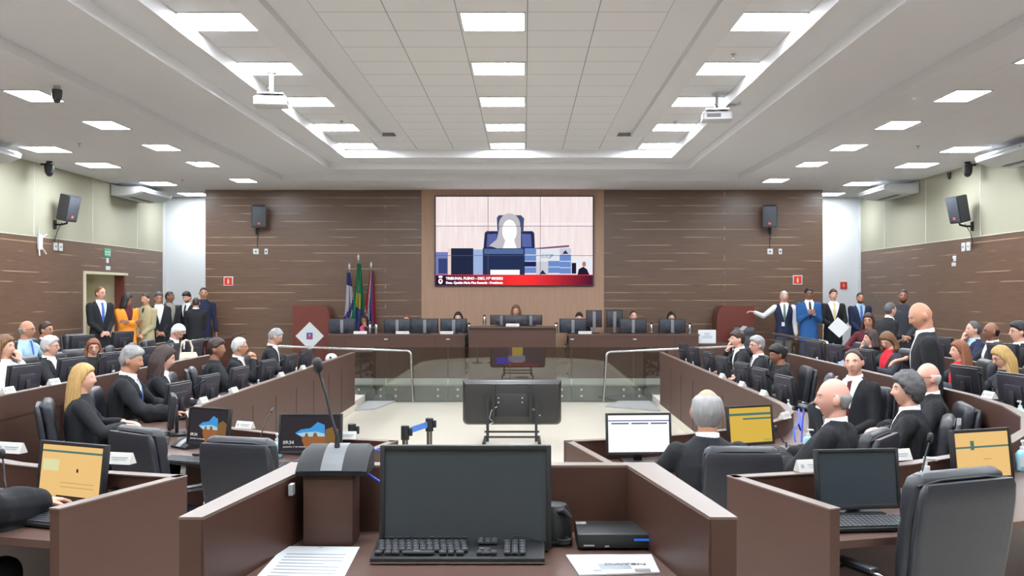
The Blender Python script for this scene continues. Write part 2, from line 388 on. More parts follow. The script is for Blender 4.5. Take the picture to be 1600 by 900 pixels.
g = G(); g.tube([(.04, DY0+1.2, 1.3), (.1, DY0+1.2, 1.3), (.1, DY0+1.05, 1.3)], .012); g.build('door_handle', 'chrome', d)
# passage door handle at the end of the back wall
g = G(); g.box((xa(325, YB)+.01, YB-.03, at(325, 502, YB).z), (.03, .05, .14)); g.tube([(xa(325, YB), YB-.03, 1.42), (xa(325, YB), YB-.08, 1.42), (xa(325, YB)+.11, YB-.08, 1.42)], .01)
o = g.build('door_lever', 'chrome'); tag(o, 'small chrome lever handle at the left edge of the brown back wall', 'door handle')

# ================================================================ CEILING LIGHTS
ORD = ['nearest', 'second nearest', 'third nearest', 'fourth nearest', 'fifth nearest', 'sixth nearest', 'seventh nearest', 'eighth nearest', 'ninth nearest', 'tenth nearest']
LP = {}
def lamp(x, y, z, sx, sy, label, group):
    k = (sx, sy)
    if k not in LP:
        t = thing('ceiling_light', label, 'ceiling light', (x, y, z), 0, group)
        g = G(); h = .018
        for s in (-1, 1):
            g.box((s*(sx/2-h/2), 0, -.004), (h, sy, .012)); g.box((0, s*(sy/2-h/2), -.004), (sx-2*h, h, .012))
        g.build('frame', 'white_plastic', t)
        g = G(); g.box((0, 0, -.002), (sx-2*h, sy-2*h, .006)); g.build('diffuser', 'lamp_panel', t); LP[k] = t
    else: dup(LP[k], (x, y, z), 0, label, group)
cent = [9.47, 11.43, 13.4, 15.45, 17.38]
lampgrp = []
for nm, x in (('central row', 0), ('left coffer recess', -2.615), ('right coffer recess', 2.615)):
    for i, y in enumerate(cent):
        lamp(x, y, Z4, .62, .64, 'square light panel in the %s, %s of five in view' % (nm, ORD[i]), 'light panels of the %s' % nm)
    for y in (7.5, 5.55, 3.6, 1.6, -.4): lamp(x, y, Z4, .62, .64, 'square light panel in the %s, overhead and out of view' % nm, 'overhead light panels')
for s, nm in ((-1, 'left'), (1, 'right')):
    ys = [9.35, 11.25, 13.2, 15.2, 17.15, 19.6] if s == 1 else [11.25, 13.2, 15.2, 17.15, 19.6]
    for i, y in enumerate(ys):
        lamp(s*5.25, y, ZL, .42, .64, 'narrow light panel on the low %s ceiling beside the coffer, %s' % (nm, ORD[i]), 'inner row of light panels, %s side' % nm)
    for y in ([9.35] if s == -1 else [])+[7.3, 5.3, 3.3, 1.3]: lamp(s*5.25, y, ZL, .42, .64, 'narrow light panel on the low %s ceiling, overhead and out of view' % nm, 'overhead light panels')
    for i, y in enumerate([15.4, 17.3, 20.15, 22.3]):
        lamp(s*7.12, y, ZL, .58, .64, 'light panel close to the %s wall, %s of the four' % (nm, ORD[i]), 'outer row of light panels, %s side' % nm)
    for y in (12.4, 9.4, 6.4, 3.4): lamp(s*7.12, y, ZL, .58, .64, 'light panel close to the %s wall, overhead and out of view' % nm, 'overhead light panels')
# ================================================================ CURVED DESKS
def desk_ring(curve, s, z0, ztop, zdesk, label, grp, ends, grooves, nm='curved_desk'):
    t = thing(nm, label, 'desk', (0, 0, 0), 0, grp)
    C = curve if s > 0 else mirror(curve)
    sweep(C, -.04*s, 0, z0+.1, ztop-.006).build('front_panel', 'desk_wood', t)
    g = sweep(C, -.062*s, .004*s, ztop-.006, ztop); g.build('top_edge', 'desk_edge', t)
    g = sweep(C, 0, .008*s, ztop-.19, ztop-.006); g.build('apron', 'desk_wood', t)
    sweep(C, -.05*s, .03*s, z0-.0, z0+.1).build('plinth', 'plinth', t)
    e0 = ends[0]; nv = Vector((e0[1][0]-e0[0][0], e0[1][1]-e0[0][1])).normalized()
    wl = [.64, .64, .64, .64, .62, .60, .56, .53]+[.50]*len(C); sweep(C, [-q_*s for q_ in wl], -.03*s, zdesk-.03, zdesk, n0=(-nv.x, -nv.y) if s > 0 else (-nv.x, nv.y)).build('desktop', 'desk_top', t)
    sweep(C, -.056*s, -.04*s, z0+.1, ztop-.006).build('inner_panel', 'desk_inner', t)
    if grooves:
        g = G()
        for (x, y, a) in grooves: g.box((x*s, y, (z0+.1+ztop-.2)/2), (.006, .026, ztop-.2-z0-.1), rz=a*s)
        g.build('panel_joint', 'groove', t)
    for (a, b) in ends:
        d = Vector((b[0]-a[0], b[1]-a[1])); L = d.length; ang = math.atan2(d.y, d.x*s); c = ((a[0]+b[0])/2*s, (a[1]+b[1])/2)
        g = G(); g.box((c[0], c[1], (z0+ztop)/2-.003), (L, .045, ztop-z0-.006), rz=ang); p = g.build('end_panel', 'desk_wood', t)
        g = G(); g.box((c[0], c[1], ztop-.003), (L+.004, .05, .006), rz=ang); g.build('end_panel_edge', 'desk_edge', p)
    return t
strg = [(2.64, y, 0) for y in (9.7, 10.75, 11.75, 12.8, 13.85, 14.9, 15.95)]
desk_ring(IN_R, 1, 0, 1.0, .86, 'inner curved brown desk on the right, rounding its corner beside the pale floor', None, [((.60, 6.80), (.80, 5.93))], strg)
desk_ring(IN_R, -1, 0, 1.0, .86, 'inner curved brown desk on the left, running towards the dais past the stanchions', None, [((.60, 6.80), (.80, 5.93))], strg)
strg = [(3.85, y, 0) for y in (8.9, 10.0, 11.1, 12.2)]
desk_ring(OUT_R, 1, .14, 1.2, 1.05, 'outer curved brown desk on the right, behind the inner row of chairs', None, [((1.215, 4.40), (1.46, 3.72))], strg)
desk_ring(OUT_R, -1, .14, 1.2, 1.05, 'outer curved brown desk on the left, behind the inner row of chairs', None, [((1.215, 4.40), (1.46, 3.72))], strg)
for s, y0, y1, nm in ((1, 8.4, 13.6, 'right'), (-1, 9.2, 15.4, 'left')):
    t = thing('straight_desk', 'straight brown desk of the last row along the %s wall' % nm, 'desk')
    g = G(); g.box((s*5.24, (y0+y1)/2, .84), (.04, y1-y0, .83)); g.build('front_panel', 'desk_wood', t)
    g = G(); g.box((s*5.25, (y0+y1)/2, 1.258), (.06, y1-y0, .006)); g.build('top_edge', 'desk_edge', t)
    g = G(); g.box((s*5.46, (y0+y1)/2, 1.125), (.42, y1-y0, .03)); g.build('desktop', 'desk_top', t)
    for y in (y0+.02, y1-.02):
        g = G(); g.box((s*5.46, y, .75), (.42, .04, .72)); g.build('end_panel', 'desk_wood', t)

# ================================================================ FOREGROUND CONSOLE
ZD = 1.286
t = thing('console_desk', 'brown three-sided console desk in the foreground, open towards the viewer', 'desk')
def P2(px, py, z): Y = yfor(py, z); return (xa(px, Y), Y)
lo0, li0, lo1, li1 = P2(280, 808, 1.485), P2(315, 808, 1.485), P2(452, 725, 1.485), P2(488, 727, 1.485)
ro0, ri0, ro1, ri1 = P2(1151, 808, 1.485), P2(1111, 808, 1.485), P2(1022, 723, 1.485), P2(982, 727, 1.485)
g = G(); g.prism([lo0, li0, li1, lo1], .54, 1.479); g.build('left_panel', 'desk_wood', t)
g = G(); g.prism([ri0, ro0, ro1, ri1], .54, 1.479); g.build('right_panel', 'desk_wood', t)
yb_ = li1[1]
g = G(); g.prism([li1, ri1, (ri1[0], yb_+.05), (li1[0], yb_+.05)], .54, 1.479); g.build('front_panel', 'desk_inner', t)
g = G(); g.prism([(lo0[0]-.002, lo0[1]), (li0[0]+.002, li0[1]), (li1[0]+.002, li1[1]), (ri1[0]-.002, ri1[1]), (ri0[0]-.002, ri0[1]), (ro0[0]+.002, ro0[1]), (ro1[0]+.002, yb_+.055), (lo1[0]-.002, yb_+.055)], 1.479, 1.485)
g.build('top_edge', 'desk_edge', t)
g = G(); g.prism([(li0[0], 1.55), (ri0[0], 1.55), ri0, ri1, li1, li0], ZD-.03, ZD); g.build('desktop', 'desk_top', t)
g = G(); g.prism([(li0[0]+.001, li0[1]), (li0[0]+.006, li0[1]), (li1[0]+.006, li1[1]-.004), (ri1[0]-.006, ri1[1]-.004), (ri0[0]-.006, ri0[1]), (ri0[0]-.001, ri0[1]), (ri1[0]-.001, ri1[1]), (li1[0]+.001, li1[1])], ZD, 1.479)
g.build('inner_lining', 'desk_inner', t)
for px, py in ((450, 742),):
    g = G(); p = at(px, py, 2.75); g.box((-.352, 2.78, 1.455), (.012, .03, .03)); g.build('corner_bracket', 'silver_plastic', t)

# wooden block with conference unit
def conf_unit(label, loc, rz, grp=None, tall=.3, lean=(-.06, .03), k=1.0):
    t = thing('conference_microphone', label, 'microphone', loc, rz, grp)
    g = G(); n = 8
    rings = []
    for x in (-.1, -.085, .085, .1):
        w = 1 if abs(x) < .09 else .82
        top = [(x, -.075+.15*i/n, (.010+.056*math.sin(PI*.5*min(1, (i/n)*1.12)**.85))*w+.004) for i in range(n+1)]
        rings.append([(x, -.07, .0)]+top+[(x, .075, 0)])
    g.loft(rings); g.build('base', 'unit_black', t, smooth=35)
    g = G(); pts = [[(x, -.0755+.15*i/n, (.010+.056*math.sin(PI*.5*min(1, (i/n)*1.12)**.85))+.0055) for x in (-.03, .03)] for i in range(n+1)]
    for i in range(n): g.quad([pts[i][0], pts[i][1], pts[i+1][1], pts[i+1][0]])
    r = g.bm; bmesh.ops.solidify(r, geom=r.faces[:], thickness=.003); g.build('silver_strip', 'silver_plastic', t)
    g = G(); g.tube([(0, .02, .06), (0, .022, .1), (lean[0]*.25, .03, .06+tall*.35), (lean[0]*.6, .03+lean[1]*.5, .06+tall*.7), (lean[0], .03+lean[1], .06+tall)], [.009, .006, .0045, .0045, .0045], 8)
    g.build('gooseneck', 'plastic_black', t, smooth=80)
    g = G(); e = Vector((lean[0], .03+lean[1], .06+tall)); g.tube([e+Vector((0, 0, -.005)), e+Vector((lean[0]*.02, 0, .005)), e+Vector((lean[0]*.06, 0, .03)), e+Vector((lean[0]*.08, 0, .04))], [.008, .014, .014, .006], 12)
    g.build('foam_head', 'plastic_black', t, smooth=80)
    t.scale = (k, k, k); return t
Yb = 2.81
x0, x1 = xa(466, Yb)+.014, xa(551, Yb)
g = G(); g.box(((x0+x1)/2, Yb+.06, (ZD+1.488)/2), (x1-x0, .12, 1.488-ZD), bev=.002)
o = g.build('wooden_riser_block', 'desk_wood'); tag(o, 'brown wooden block standing in the console corner under the conference microphone', 'wooden block')
conf_unit('large conference microphone with silver strip on the wooden block, gooseneck rising high', ((x0+x1)/2+.012, Yb+.055, 1.488), 0, tall=.225, lean=(-.062, .03))

# ---- monitors
def lcd(g, w, h, z0, tilt, depth=.03):
    pass
def img_panel(parent, w, h, parts, T, d=.0012):
    """flat picture pieces on a screen: list of (name, material, polygon in 0..1 coords)"""
    for i, (nm, m, poly) in enumerate(parts):
        g = G(T); g.quad([((u-.5)*w, -d-.0004*i, (v)*h) for u, v in poly]); g.build(nm, m, parent, flat=True)
def R4(x0, y0, x1, y1): return [(x0, y0), (x1, y0), (x1, y1), (x0, y1)]
emis('doc_orange', (238, 196, 128), 1.0); emis('doc_yellow', (218, 180, 78), 1.0); emis('doc_white', (250, 250, 255), 1.25)
emis('doc_bar', (90, 128, 118), .9); emis('doc_bar_blue', (90, 104, 140), .9); emis('doc_line', (190, 165, 100), 1); emis('doc_dark', (50, 44, 38), .8); emis('doc_pale', (224, 222, 170), 1); emis('doc_green', (176, 186, 84), .9)
emis('wp_dark', (60, 56, 62), .8); emis('wp_sky', (70, 150, 215), 1.); emis('wp_pale', (170, 205, 215), 1.); emis('wp_sand', (200, 128, 70), 1.); emis('wp_rock', (130, 98, 58), 1.); emis('wp_sand2', (160, 104, 66), .9); emis('wp_text', (235, 235, 230), 1.)
def screen_image(kind, w, h):
    if kind == 'off': return []
    if kind == 'orange': return [('screen_picture', 'doc_orange', R4(0, 0, 1, 1)), ('title_bar', 'doc_bar', R4(0, .86, 1, .9)), ('text_block', 'doc_pale', R4(.03, .5, .3, .72)), ('text_line', 'doc_line', R4(.35, .28, .9, .295)), ('text_line', 'doc_line', R4(.35, .2, .9, .215)), ('seal', 'doc_dark', R4(.6, .5, .63, .57)), ('task_bar', 'doc_dark', R4(.3, 0, 1, .04))]
    if kind == 'yellow': return [('screen_picture', 'doc_yellow', R4(0, 0, 1, 1)), ('title_bar', 'doc_bar', R4(0, .78, 1, .85)), ('menu_bar', 'doc_bar', R4(.32, .66, 1, .71)), ('button', 'doc_green', R4(.8, .04, .97, .1))]
    if kind == 'seal': return [('screen_picture', 'doc_orange', R4(0, 0, 1, 1)), ('title_bar', 'doc_bar', R4(0, .66, 1, .7)), ('seal', 'doc_bar', R4(.28, .62, .35, .82)), ('text_line', 'doc_line', R4(.5, .4, .65, .42))]
    if kind == 'white': return [('screen_picture', 'doc_white', R4(0, 0, 1, 1)), ('title_bar', 'doc_bar_blue', R4(0, .84, 1, .87)), ('menu_bar', 'doc_bar_blue', R4(.05, .76, .34, .8)), ('menu_bar', 'doc_bar_blue', R4(.38, .76, .66, .8)), ('menu_bar', 'doc_bar_blue', R4(.7, .76, .97, .8))]
    if kind == 'wallpaper': return [('screen_picture', 'wp_dark', R4(0, 0, 1, 1)), ('sky', 'wp_sky', [(.24, .52), (.36, .4), (.75, .4), (.74, .75), (.62, .83), (.5, .66), (.34, .62)]), ('clouds', 'wp_pale', [(.26, .5), (.36, .42), (.74, .42), (.74, .5), (.6, .56), (.4, .54)]), ('beach', 'wp_sand2', [(.36, .42), (.95, .42), (.9, .02), (.44, .02), (.36, .3)]), ('sea_rock', 'wp_rock', [(.4, .41), (.47, .41), (.45, .52), (.42, .52)]), ('sea_rock', 'wp_rock', [(.54, .41), (.63, .41), (.6, .53), (.56, .53)]), ('arch_rock', 'wp_rock', [(.74, .22), (.97, .2), (.98, .62), (.88, .7), (.76, .62)])]
MON = {}
def monitor(label, loc, rz, kind='off', w=.44, h=.28, zb=.055, tilt=-.12, grp=None, col=False, mat_=None, back=None):
    key = (kind, w, h, zb, tilt, col)
    if key in MON: return dup(MON[key], loc, rz, label, grp)
    t = thing('computer_monitor', label, 'monitor', loc, rz, grp); MON[key] = t
    T = Matrix.Translation((0, 0, zb)) @ Matrix.Rotation(tilt, 4, 'X')
    b = .014; dp = .03
    g = G(T)
    for s in (-1, 1): g.box((s*(w/2-b/2), dp/2, h/2), (b, dp, h), bev=.002)
    g.box((0, dp/2, h-b/2), (w-2*b, dp, b), bev=.002); g.box((0, dp/2, b/2+.002), (w-2*b, dp, b+.006), bev=.002)
    g.build('bezel', 'plastic_black', t)
    g = G(T); g.box((0, .012, h/2), (w-2*b, .01, h-2*b)); sc = g.build('screen', 'screen_off' if kind == 'off' else 'screen_dark', t)
    g = G(T); g.box((0, dp+.006, h/2), (w*.94, .02, h*.92), bev=.008); g.box((0, dp+.02, h*.45), (w*.5, .02, h*.5), bev=.009); g.build('back_cover', back or 'plastic_back', t)
    img_panel(sc, w-2*b-.004, h-2*b-.004, screen_image(kind, w, h), T @ Matrix.Translation((0, .0065, b+.002)), .0005)
    if kind == 'wallpaper':
        o = text_mesh('09:34', .034*w/.44, 'wp_text', 'clock_text', sc, (0, 0, 0)); o.data.transform(T @ Matrix.Translation((-w/2+b+.018, .002, b+.052)))
        o = text_mesh('quarta-feira, 11 de dezembro', .0135*w/.44, 'wp_text', 'date_text', sc, (0, 0, 0)); o.data.transform(T @ Matrix.Translation((-w/2+b+.018, .002, b+.03)))
    g = G()
    if col: g.box((0, dp+.055, (zb+h*.95)/2), (.065, .02, zb+h*.9), bev=.004); g.tube([(0, dp+.02, zb+h*.6), (0, dp+.06, zb+h*.6)], .02)
    else: g.box((0, dp+.045, (zb+h*.5)/2), (.06, .025, zb+h*.5), bev=.006); g.tube([(0, dp, zb+h*.42), (0, dp+.05, zb+h*.42)], .02)
    g.build('stand', 'plastic_grey' if col else 'plastic_black', t)
    g = G(); g.box((0, .06, .008), (.22, .17, .016), bev=.006); g.build('base', 'plastic_black', t)
    return t
# ---- keyboards
KB = {}
def keyboard(label, loc, rz, grp=None):
    if 'k' in KB: return dup(KB['k'], loc, rz, label, grp)
    t = thing('keyboard', label, 'keyboard', loc, rz, grp); KB['k'] = t
    T = Matrix.Translation((0, 0, .008)) @ Matrix.Rotation(.1, 4, 'X'); g = G(T); g.box((0, .0, .012), (.44, .145, .016), bev=.004); g.build('case', 'plastic_black', t)
    g = G(T)
    for r in range(6):
        for c in range(21): g.box((-.2+c*.02, -.056+r*.022, .0235), (.0165, .018, .007))
    o = g.build('keys', 'key_plastic', t); o['kind'] = 'stuff'; return t

# foreground monitor, keyboard and the things round them
Ym = 2.74
monitor('large black desktop monitor, switched off, in the middle of the foreground console', (xa(727, Ym), Ym, ZD), 0, 'off', w=.475, h=.286, zb=.008, tilt=-.06)
t = thing('keyboard', 'full-size black keyboard in front of the dark foreground monitor', 'keyboard', (xa(716, 2.66), 2.66+.04, ZD), 0)
T = Matrix.Translation((0, 0, .005)) @ Matrix.Rotation(.12, 4, 'X') @ Matrix.Translation((0, 0, .006)); g = G(T); g.box((0, 0, .008), (.462, .16, .016), bev=.004)
g.build('case', 'plastic_black', t)
g = G(T); g.box((0, -.081, .004), (.46, .002, .004)); g.build('front_edge', 'steel', t)
g = G(T); g.box((0, 0, .0), (.0166, .0156, .007), bev=.0015); kme = g.mesh('key'); kme.materials.append(M['key_plastic'])
g = G(T); g.quad([(-.0025, .000, .0042), (.001, .000, .0042), (.001, .0035, .0042), (-.0025, .0035, .0042)]); pme = g.mesh('legend'); pme.materials.append(M['key_print'])
def key(x, y, wd=1.0, lg=True):
    o = bpy.data.objects.new('key', kme); o.parent = t; o.location = (x, y*math.cos(.12), y*math.sin(.12)+.0235); o.scale = (wd, 1, 1); LINK.append(o)
    if lg:
        p = bpy.data.objects.new('legend', pme); p.parent = o; LINK.append(p)
for r in range(4):
    off = (0, .004, .009, .013)[3-r]
    for c in range(13): key(-.213+.0185*c+off*.6, -.038+r*.0185)
for c, (x, wd) in enumerate(((-.211, 1.2), (-.186, 1), (-.165, 1.2), (-.105, 5.2), (-.04, 1.2), (-.018, 1), (.006, 1.3))): key(x, -.0585, wd)
for c in range(11): key(-.213+.0225*c, .055)
for c in range(3):
    key(.058+.0185*c, -.0585); key(.058+.0185*c, .0175-.002, 1, True); key(.058+.0185*c, .036-.002)
key(.0765, -.040)
for r in range(4):
    for c in range(3): key(.131+.0205*c, -.0585+.019*r)
for c in range(3): key(.131+.0205*c, .0175+.001)
text_mesh('DATEN', .009, 'key_print', 'brand_text', t, (.055, -.016, .0265), (.12, 0, 0), bold=.0003)
pts = [at(793, 858, 2.70), at(800, 848, 2.8), at(812, 843, 2.84), at(835, 846, 2.8), at(857, 856, 2.80), at(880, 858, 2.9)]
# papers, mouse pad, video recorder, black cable bundle
def sheet(name, label, cat, pts, z, th, m, marks=(), marks_m='paper_print', txt=None):
    P = [P2(px, py, z) for px, py in pts]; t = thing(name, label, cat, (P[0][0], P[0][1], z))
    o0 = Vector((P[0][0], P[0][1])); g = G(); g.prism([(p[0]-o0.x, p[1]-o0.y) for p in P], 0, th); g.build('sheet', m, t)
    a, b, c, d = [Vector(p)-o0 for p in P]   # a near-left, b near-right, c far-right, d far-left
    g = G()
    for (u0, v0, u1, v1) in marks:
        q = [(u0, v0), (u1, v0), (u1, v1), (u0, v1)]; Q = []
        for u, v in q:
            p = (a*(1-u)+b*u)*(1-v)+(d*(1-u)+c*u)*v; Q.append((p.x, p.y, th+.0005))
        g.quad(Q)
    if marks: g.build('printed_lines', marks_m, t, flat=True)
    return t, (a, b, c, d)
sheet('paper_sheet', 'white printed sheet lying on the console left of the big keyboard', 'paper', [(396, 908), (533, 912), (562, 856), (444, 855)], ZD+.001, .003, 'paper', [(.12, .1+.09*i, .88-(.2 if i % 4 == 0 else 0), .13+.09*i) for i in range(8)]+[(.47, .955, .53, .975)])
t, (a, b, c, d) = sheet('mouse_pad', 'glossy white mouse pad with grey lettering lying beside the keyboard', 'mouse pad', [(905, 900), (1031, 896), (1018, 868), (884, 869)], ZD+.001, .004, 'white_plastic', [(.3, .18, .68, .5), (.2, .1, .3, .2)], 'paper_print')
text_mesh('DATEN', .026, 'plastic_grey', 'lettering', t, (.07, .085, .0048), (0, 0, .0), bold=.0006, sx=1.3)
g = G(); g.box((.165, .035, .0052), (.04, .025, .001)); g.build('printed_picture', 'slot_dark', t)
Yr = 2.83
t = thing('video_recorder', 'flat black recorder box with blue glow lying right of the foreground monitor', 'recorder', (xa(962, Yr), Yr+.02, ZD), 0)
g = G(); g.box((0, 0, .025), (.225, .17, .04), bev=.004); g.build('case', 'plastic_black', t)
g = G(); g.box((.07, -.0865, .03), (.05, .002, .006)); g.build('blue_display', emis('blue_glow', (60, 120, 220), .8), t)
g = G(); g.box((-.08, -.0865, .014), (.03, .002, .004)); g.build('front_mark', 'key_print', t); g = G(); g.box((-.03, -.0865, .012), (.012, .002, .004)); g.build('front_mark', 'key_print', t)
g = G(); g.box((-.095, .05, .0455), (.03, .03, .001)); g.build('sticker', 'slot_dark', t)
for i in range(4):
    g = G(); g.tube([(-.09+.18*(i % 2), -.06+.12*(i//2), 0), (-.09+.18*(i % 2), -.06+.12*(i//2), .006)], .008); g.build('foot', 'plastic_black', t)
# black desk phone back / device behind monitor
p = at(880, 835, 2.86)
t = thing('desk_fan_heater', 'rounded black device with coiled cable behind the foreground monitor right edge', 'device', (p.x-.03, 2.86, ZD))
t.name = 'rounded_device'
g = G(); g.lathe([(.0, .0), (.05, .002), (.055, .02), (.05, .09), (.04, .11), (0, .115)], (0, 0, 0), 20); g.build('body', 'plastic_black', t)
g = G(); g.tube([(.03+.02*math.cos(k*.9), -.05+.012*math.sin(k*.9), .006+.002*k/3) for k in range(26)], .0035, 6); g.build('coiled_cable', 'plastic_black', t, smooth=80)
g = G(); g.tube([(.0, -.03, .09), (.03, -.05, .1), (.05, -.045, .08)], [.008, .01, .006]); g.build('knob', 'plastic_black', t)
# keyboard cable over the keyboard, blue cable behind block
g = G(); g.tube([(.41, 2.72, ZD+.03), (.40, 2.77, ZD+.03)][:1]+[Vector((xa(793, 2.69), 2.69, ZD+.035)), Vector((xa(803, 2.71), 2.71, ZD+.045)), Vector((xa(822, 2.72), 2.715, ZD+.045)), Vector((xa(845, 2.72), 2.72, ZD+.03)), Vector((xa(862, 2.74), 2.76, ZD+.02)), Vector((xa(885, 2.84), 2.84, ZD+.005))][0:], .0018, 6)
g.bm.free()
g = G(); g.tube([Vector((xa(793, 2.72), 2.72, ZD+.042)), Vector((xa(803, 2.73), 2.73, ZD+.05)), Vector((xa(822, 2.73), 2.73, ZD+.048)), Vector((xa(845, 2.74), 2.735, ZD+.034)), Vector((xa(866, 2.78), 2.78, ZD+.02)), Vector((xa(885, 2.86), 2.84, ZD+.004))], .0018, 6)
tag(g.build('keyboard_cable', 'plastic_black', smooth=80), 'thin black cable curling over the top right of the foreground keyboard', 'cable')
g = G(); g.tube([at(568, 737, 2.90), at(580, 744, 2.9), at(592, 752, 2.9), at(600, 762, 2.9), at(606, 800, 2.88)], .004, 8)
tag(g.build('network_cable', 'blue_cable', smooth=80), 'blue network cable hanging between the wooden block and the foreground monitor', 'cable')
# ================================================================ CHAIRS
def rrect(w, d, z, y0, r=.035, n=4, bulge=0):
    pts = []
    for (sx, sy, a0) in ((1, 1, 0), (-1, 1, PI/2), (-1, -1, PI), (1, -1, 3*PI/2)):
        for k in range(n+1):
            a = a0+PI/2*k/n; pts.append((sx*(w/2-r)+r*math.cos(a), y0+sy*(d/2-r)+r*math.sin(a), z))
    return pts
def make_chair(label, loc, rz, grp):
    t = thing('office_chair', label, 'chair', loc, rz, grp); t.scale = (.96,)*3
    def yb(z): return -.20-.16*(z-.5)
    g = G(); zs = [(.42, .3, .02), (.435, .42, .05), (.5, .46, .055), (.62, .49, .055), (.8, .51, .055), (.95, .505, .055), (1.02, .49, .05), (1.045, .46, .03)]
    g.loft([rrect(w, d, z, yb(z)-.045, min(.024, d/2-.001)) for z, w, d in zs]); g.build('back_shell', 'leather', t, smooth=50)
    g = G(); zs = [(.5, .4, .04), (.52, .45, .075), (.62, .47, .085), (.66, .475, .07), (.7, .48, .085), (.85, .49, .085), (.89, .49, .07), (.93, .49, .095), (1.02, .48, .1), (1.06, .46, .085), (1.08, .4, .04)]
    g.loft([rrect(w, d, z, yb(z)+.03, min(.032, d/2-.001)) for z, w, d in zs]); g.build('back_cushion', 'leather', t, smooth=60)
    g = G(); g.tube([(-.24, yb(1.03)-.015, 1.035), (-.12, yb(1.03)-.022, 1.052), (.12, yb(1.03)-.022, 1.052), (.24, yb(1.03)-.015, 1.035)], .006, 6); g.build('piping', 'leather_seam', t, smooth=80)
    g = G(); g.loft([rrect(w, d, z-.055, .03, .06) for z, w, d in ((.40, .42, .42), (.415, .48, .48), (.47, .5, .5), (.495, .47, .47), (.5, .4, .4))]); g.build('seat', 'leather', t, smooth=60)
    for s in (-1, 1):
        g = G(); g.tube([(s*.23, .02, .36), (s*.29, .02, .38), (s*.305, .06, .52), (s*.305, .1, .63), (s*.305, .02, .655), (s*.305, -.16, .655), (s*.28, -.22, .64)], .013, 8); p = g.build('armrest', 'chrome', t, smooth=80)
        g = G(); g.box((s*.305, -.03, .672), (.05, .22, .022), bev=.009); g.build('arm_pad', 'leather', p)
    g = G(); g.tube([(0, 0, .1), (0, 0, .34)], .027, 12); g.box((0, 0, .335), (.2, .2, .03)); g.build('column', 'plastic_black', t)
    g = G()
    for k in range(5):
        a = 2*PI*k/5+.3; g.tube([(0, 0, .11), (.28*math.cos(a), .28*math.sin(a), .075)], [.03, .016], 8)
    g.build('star_base', 'chrome', t)
    for k in range(5):
        a = 2*PI*k/5+.3; g = G(); g.tube([(.28*math.cos(a)-.02*math.sin(a), .28*math.sin(a)+.02*math.cos(a), .028), (.28*math.cos(a)+.02*math.sin(a), .28*math.sin(a)-.02*math.cos(a), .028)], .028, 12); g.build('caster', 'plastic_black', t)
    return t
CHAIR = []
def chair(px, Y, fl, rz, label, grp=None, X=None):
    loc = (X if X is not None else xa(px, Y), Y, fl)
    if not CHAIR: CHAIR.append(make_chair(label, loc, rz, grp)); return CHAIR[0]
    return dup(CHAIR[0], loc, rz, label, grp)
R, L_ = PI/2, -PI/2
# empty chairs (rz: R = sitter faces -x, L_ = sitter faces +x)
c_ = chair(None, 4.0, .32, .40, 'large empty black leather chair at the right foreground edge, seen from behind', X=1.84); c_.scale = (.94,)*3
chair(410, 6.12, .14, -.28, 'empty black leather chair behind the left console panel, its back nearest the viewer')
chair(214, 6.55, .14, -.62, 'empty black leather chair between the blonde woman and the orange document screen', X=-2.02)
chair(290, 10.75, .14, L_+.2, 'empty black chair between the dark-haired woman and the woman seen from behind', X=-3.28)
chair(403, 13.65, .14, L_, 'empty black chair behind the man with clasped hands, left inner row', X=-3.3)
chair(203, 12.95, .32, L_+.3, 'nearer of two empty chairs below the woman in orange, left outer row', X=-4.85)
chair(235, 13.68, .32, L_+.3, 'farther of two empty chairs below the officer in khaki, left outer row', X=-4.85)
chair(112, 11.35, .32, L_, 'empty chair between the glasses woman and the grey man, left outer row', X=-4.85)
chair(1265, 10.62, .14, R-.35, 'empty black chair half hidden behind the wide empty chair, right inner row', X=3.3)
chair(1283, 9.93, .14, R-.75, 'wide empty black chair before the outer desk, left of the man facing the viewer', X=3.22)
chair(1320, 13.75, .32, R, 'empty black chair below the standing man with papers, right outer row', X=4.7)
chair(132, 14.6, .4, L_-.3, 'dark chair before the doorway, end of the last left row', X=-6.1)
chair(1166, 20.05, .32, PI, 'black chair standing behind the right lectern')
ndais = [('left end of the dais', 553), ('dais', 654), ('dais', 731), ('dais', 888), ('dais', 975), ('dais', 1030)]

# ================================================================ SMALL PROTOTYPES
PROTO = {}
def proto(key, fn, label, cat, loc, rz=0, grp=None):
    if key in PROTO: return dup(PROTO[key], loc, rz, label, grp)
    PROTO[key] = fn(label, cat, loc, rz, grp); return PROTO[key]
def f_bottle(label, cat, loc, rz, grp, m='gel'):
    t = thing('sanitizer_bottle', label, cat, loc, rz, grp)
    g = G(); g.loft([rrect(w, d, z, 0, .016) for z, w, d in ((0, .066, .042), (.004, .072, .048), (.09, .072, .048), (.105, .05, .04), (.112, .034, .034))]); g.build('body', m, t)
    g = G(); g.tube([(0, 0, .11), (0, 0, .13)], .014, 12); g.tube([(0, 0, .13), (0, 0, .155)], .005, 8); g.build('cap', 'white_plastic', t)
    g = G(); g.tube([(-.008, 0, .158), (.036, 0, .156), (.038, 0, .149)], [.008, .006, .004], 8); g.build('pump_nozzle', 'white_plastic', t)
    g = G(); g.box((0, -.0245, .05), (.05, .001, .05)); g.build('label_patch', 'white_plastic', t); return t
def f_bottle_pink(label, cat, loc, rz, grp): return f_bottle(label, cat, loc, rz, grp, 'gel_pink')
